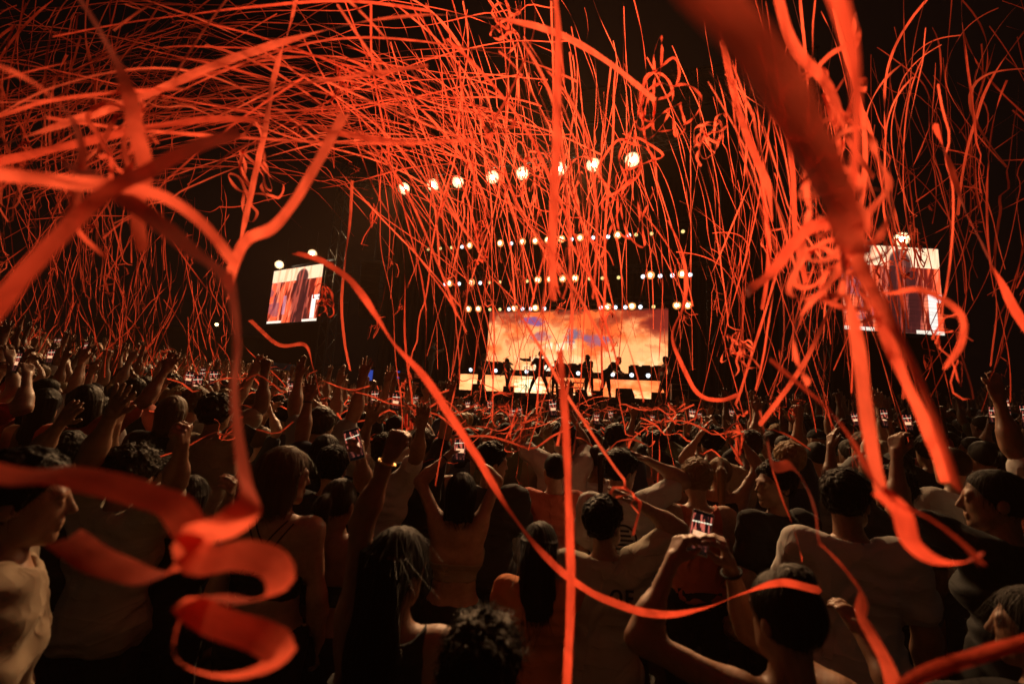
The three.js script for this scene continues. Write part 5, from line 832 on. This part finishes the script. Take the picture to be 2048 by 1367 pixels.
// which landmark a streamer's lower end hangs before
const MARK = [[-0.85, 'the left edge'], [-0.62, 'the far left crowd'], [-0.42, 'the left screen'], [-0.3, 'the left gap'], [-0.215, 'the leftmost front lamp'], [-0.145, 'the second front lamp'], [-0.08, 'the third front lamp'], [-0.01, 'the fourth front lamp'], [0.06, 'the fifth front lamp'], [0.14, 'the sixth front lamp'], [0.22, 'the seventh front lamp'], [0.31, 'the last front lamp'], [0.42, 'the right stage edge'], [0.6, 'the dark gap'], [0.76, 'the right screen edge'], [0.95, 'the right screen'], [9, 'the right edge']];
function streamerLabel(name, A, B, w, curled) {
  const mark = (e) => (MARK.find(([k]) => e.x / -e.z < k + 0.035 * (e.y - 2.1)) || MARK[16])[1], [hi, lo] = A.y > B.y ? [A, B] : [B, A], m1 = mark(hi), m2 = mark(lo);
  const verb = { centre: 'falling', arch: 'arching', slant: 'slanting', corner: 'raining', right: 'hanging', farright: 'drifting' }[name];
  return `${w > 0.0115 ? 'broad' : w > 0.0085 ? 'middling' : w > 0.0062 ? 'narrow' : 'very thin'} ${curled ? 'curl-tipped ' : ''}${FAM[name][0]} streamer ${verb} ${m1 === m2 ? `straight before ${m1}` : `from ${m1} to ${m2}`}`;
}
const mass = [], massDimRed = [], used = {};
for (const [name, count, sc, sh, ec, eh, o] of FAMILY) {
  used[name] = (used[name] || 0) + 1;
  const asMass = name === 'leftfar' || (name === 'farright' && used[name] === 2) || ((name === 'centre' || name === 'arch') && used[name] > 3) || (name === 'slant' && used[name] === 2) || (name === 'corner' && used[name] === 1 && count === 50) || (name === 'right' && count === 60);
  for (let i = 0; i < count; i++) {
    const free = name === 'arch' || name === 'corner' ? 0.75 : 0.4, u = rr(-1, 1), v = rr(-1, 1), d = rr(-1, 1), mixu = () => clamp((1.12 - free) * u + rr(-free, free), -1.1, 1.1), mixd = clamp(d + rr(-0.4, 0.4), -1, 1);
    const A = V(sc[0] + sh[0] * u, sc[1] + sh[1] * v, sc[2] + sh[2] * d), B = V(ec[0] + eh[0] * mixu(), ec[1] + eh[1] * rr(-1, 1), ec[2] + eh[2] * mixd);
    if (rnd() < 0.3) B.lerp(A, rr(0.15, 0.5)); else if (name === 'centre' && rnd() < 0.4) B.addScaledVector(B.clone().sub(A), rr(0.1, 0.35));
    const w = asMass ? rr(0.0035, 0.009) : rnd() < 0.12 ? rr(0.0115, 0.016) : rr(0.004, 0.0098), path = flight(A, B, o), g = ribbonGeo(path, w, twister(rr(0.4, 1.5), rr(1.5, 5)), asMass ? 0.05 : 0.035, name === 'centre' ? rr(-0.9, 0.9) : rr(-1.6, 1.6));
    if (asMass) (name === 'centre' || name === 'slant' ? mass : massDimRed).push(g); else tag(top('streamer', g, pick(paper)), streamerLabel(name, A, B, w, path.curled), 'streamer', FAM[name][2]);
  }
}
// tangles: one long streamer crumpled on itself
for (const [c, r, label] of KNOT) {
  const pts = []; let p = V(...c); const C = V(...c), v = V(rr(-1, 1), rr(-1, 1), rr(-1, 1));
  for (let i = 0; i < 42; i++) { v.add(V(rr(-1, 1), rr(-1, 1), rr(-1, 1)).multiplyScalar(0.9)).addScaledVector(C.clone().sub(p), 1.2 / r * 0.5).normalize(); p = p.clone().addScaledVector(v, r * 0.62); pts.push(V(p.x, C.y + (p.y - C.y) * 1.7 - 0.3 * Math.abs(p.x - C.x), p.z)); }
  for (let i = 0; i < 4; i++) pts.push(p = p.clone().add(V(rr(-0.04, 0.04), -r * 0.8, rr(-0.04, 0.04))));
  tag(top('streamer', ribbonGeo(pts, Math.min(0.012, r * 0.18), twister(1.5, 14), r * 0.12, 0), pick(paper)), label, 'streamer');
}
// bits lying over heads and raised arms, and the thin far curtain at the left
for (let i = 0; i < 120; i++) {
  const z = -rr(2.8, 10), x = -z * rr(-0.62, 0.42), y = groundAt(x, z) + rr(1.72, 2.12), pts = [], n = 9; let p = V(x, y, z), a = rr(0, 6.28);
  for (let k = 0; k < n; k++) { pts.push(p); a += rr(-0.9, 0.9); p = p.clone().add(V(Math.cos(a) * 0.12, rr(-0.09, 0.07), Math.sin(a) * 0.08)); }
  mass.push(ribbonGeo(pts, rr(0.009, 0.016), twister(1, 6), 0.05, rr(-1, 1)));
}
for (let i = 0; i < 60; i++) {
  const z = -rr(5, 11), x = z * rr(0.62, 1.12), y0 = groundAt(x, z) + 1.9, A = V(x + rr(-0.4, 0.4), y0 + rr(0.8, 3.6), z), B = V(x, y0 - rr(0, 0.3), z + rr(-0.3, 0.3));
  massDimRed.push(ribbonGeo(flight(A, B, { bow: [rr(-0.2, 0.2), 0, 0], wob: 0.05 }), 0.012, twister(1.1, 4), 0.06, rr(-1, 1)));
}
tag(top('streamers', merge(mass), paper[2]), 'countless thin orange streamers drifting over the crowd and the stage front', null, null, 'stuff');
tag(top('streamers', merge(massDimRed), paper[1]), 'countless thin streamers reddened for weaker light over the left crowd and the far right', null, null, 'stuff');  // same paper toned redder here, weaker light away from the centre put into colour
renderer.render(scene, camera);
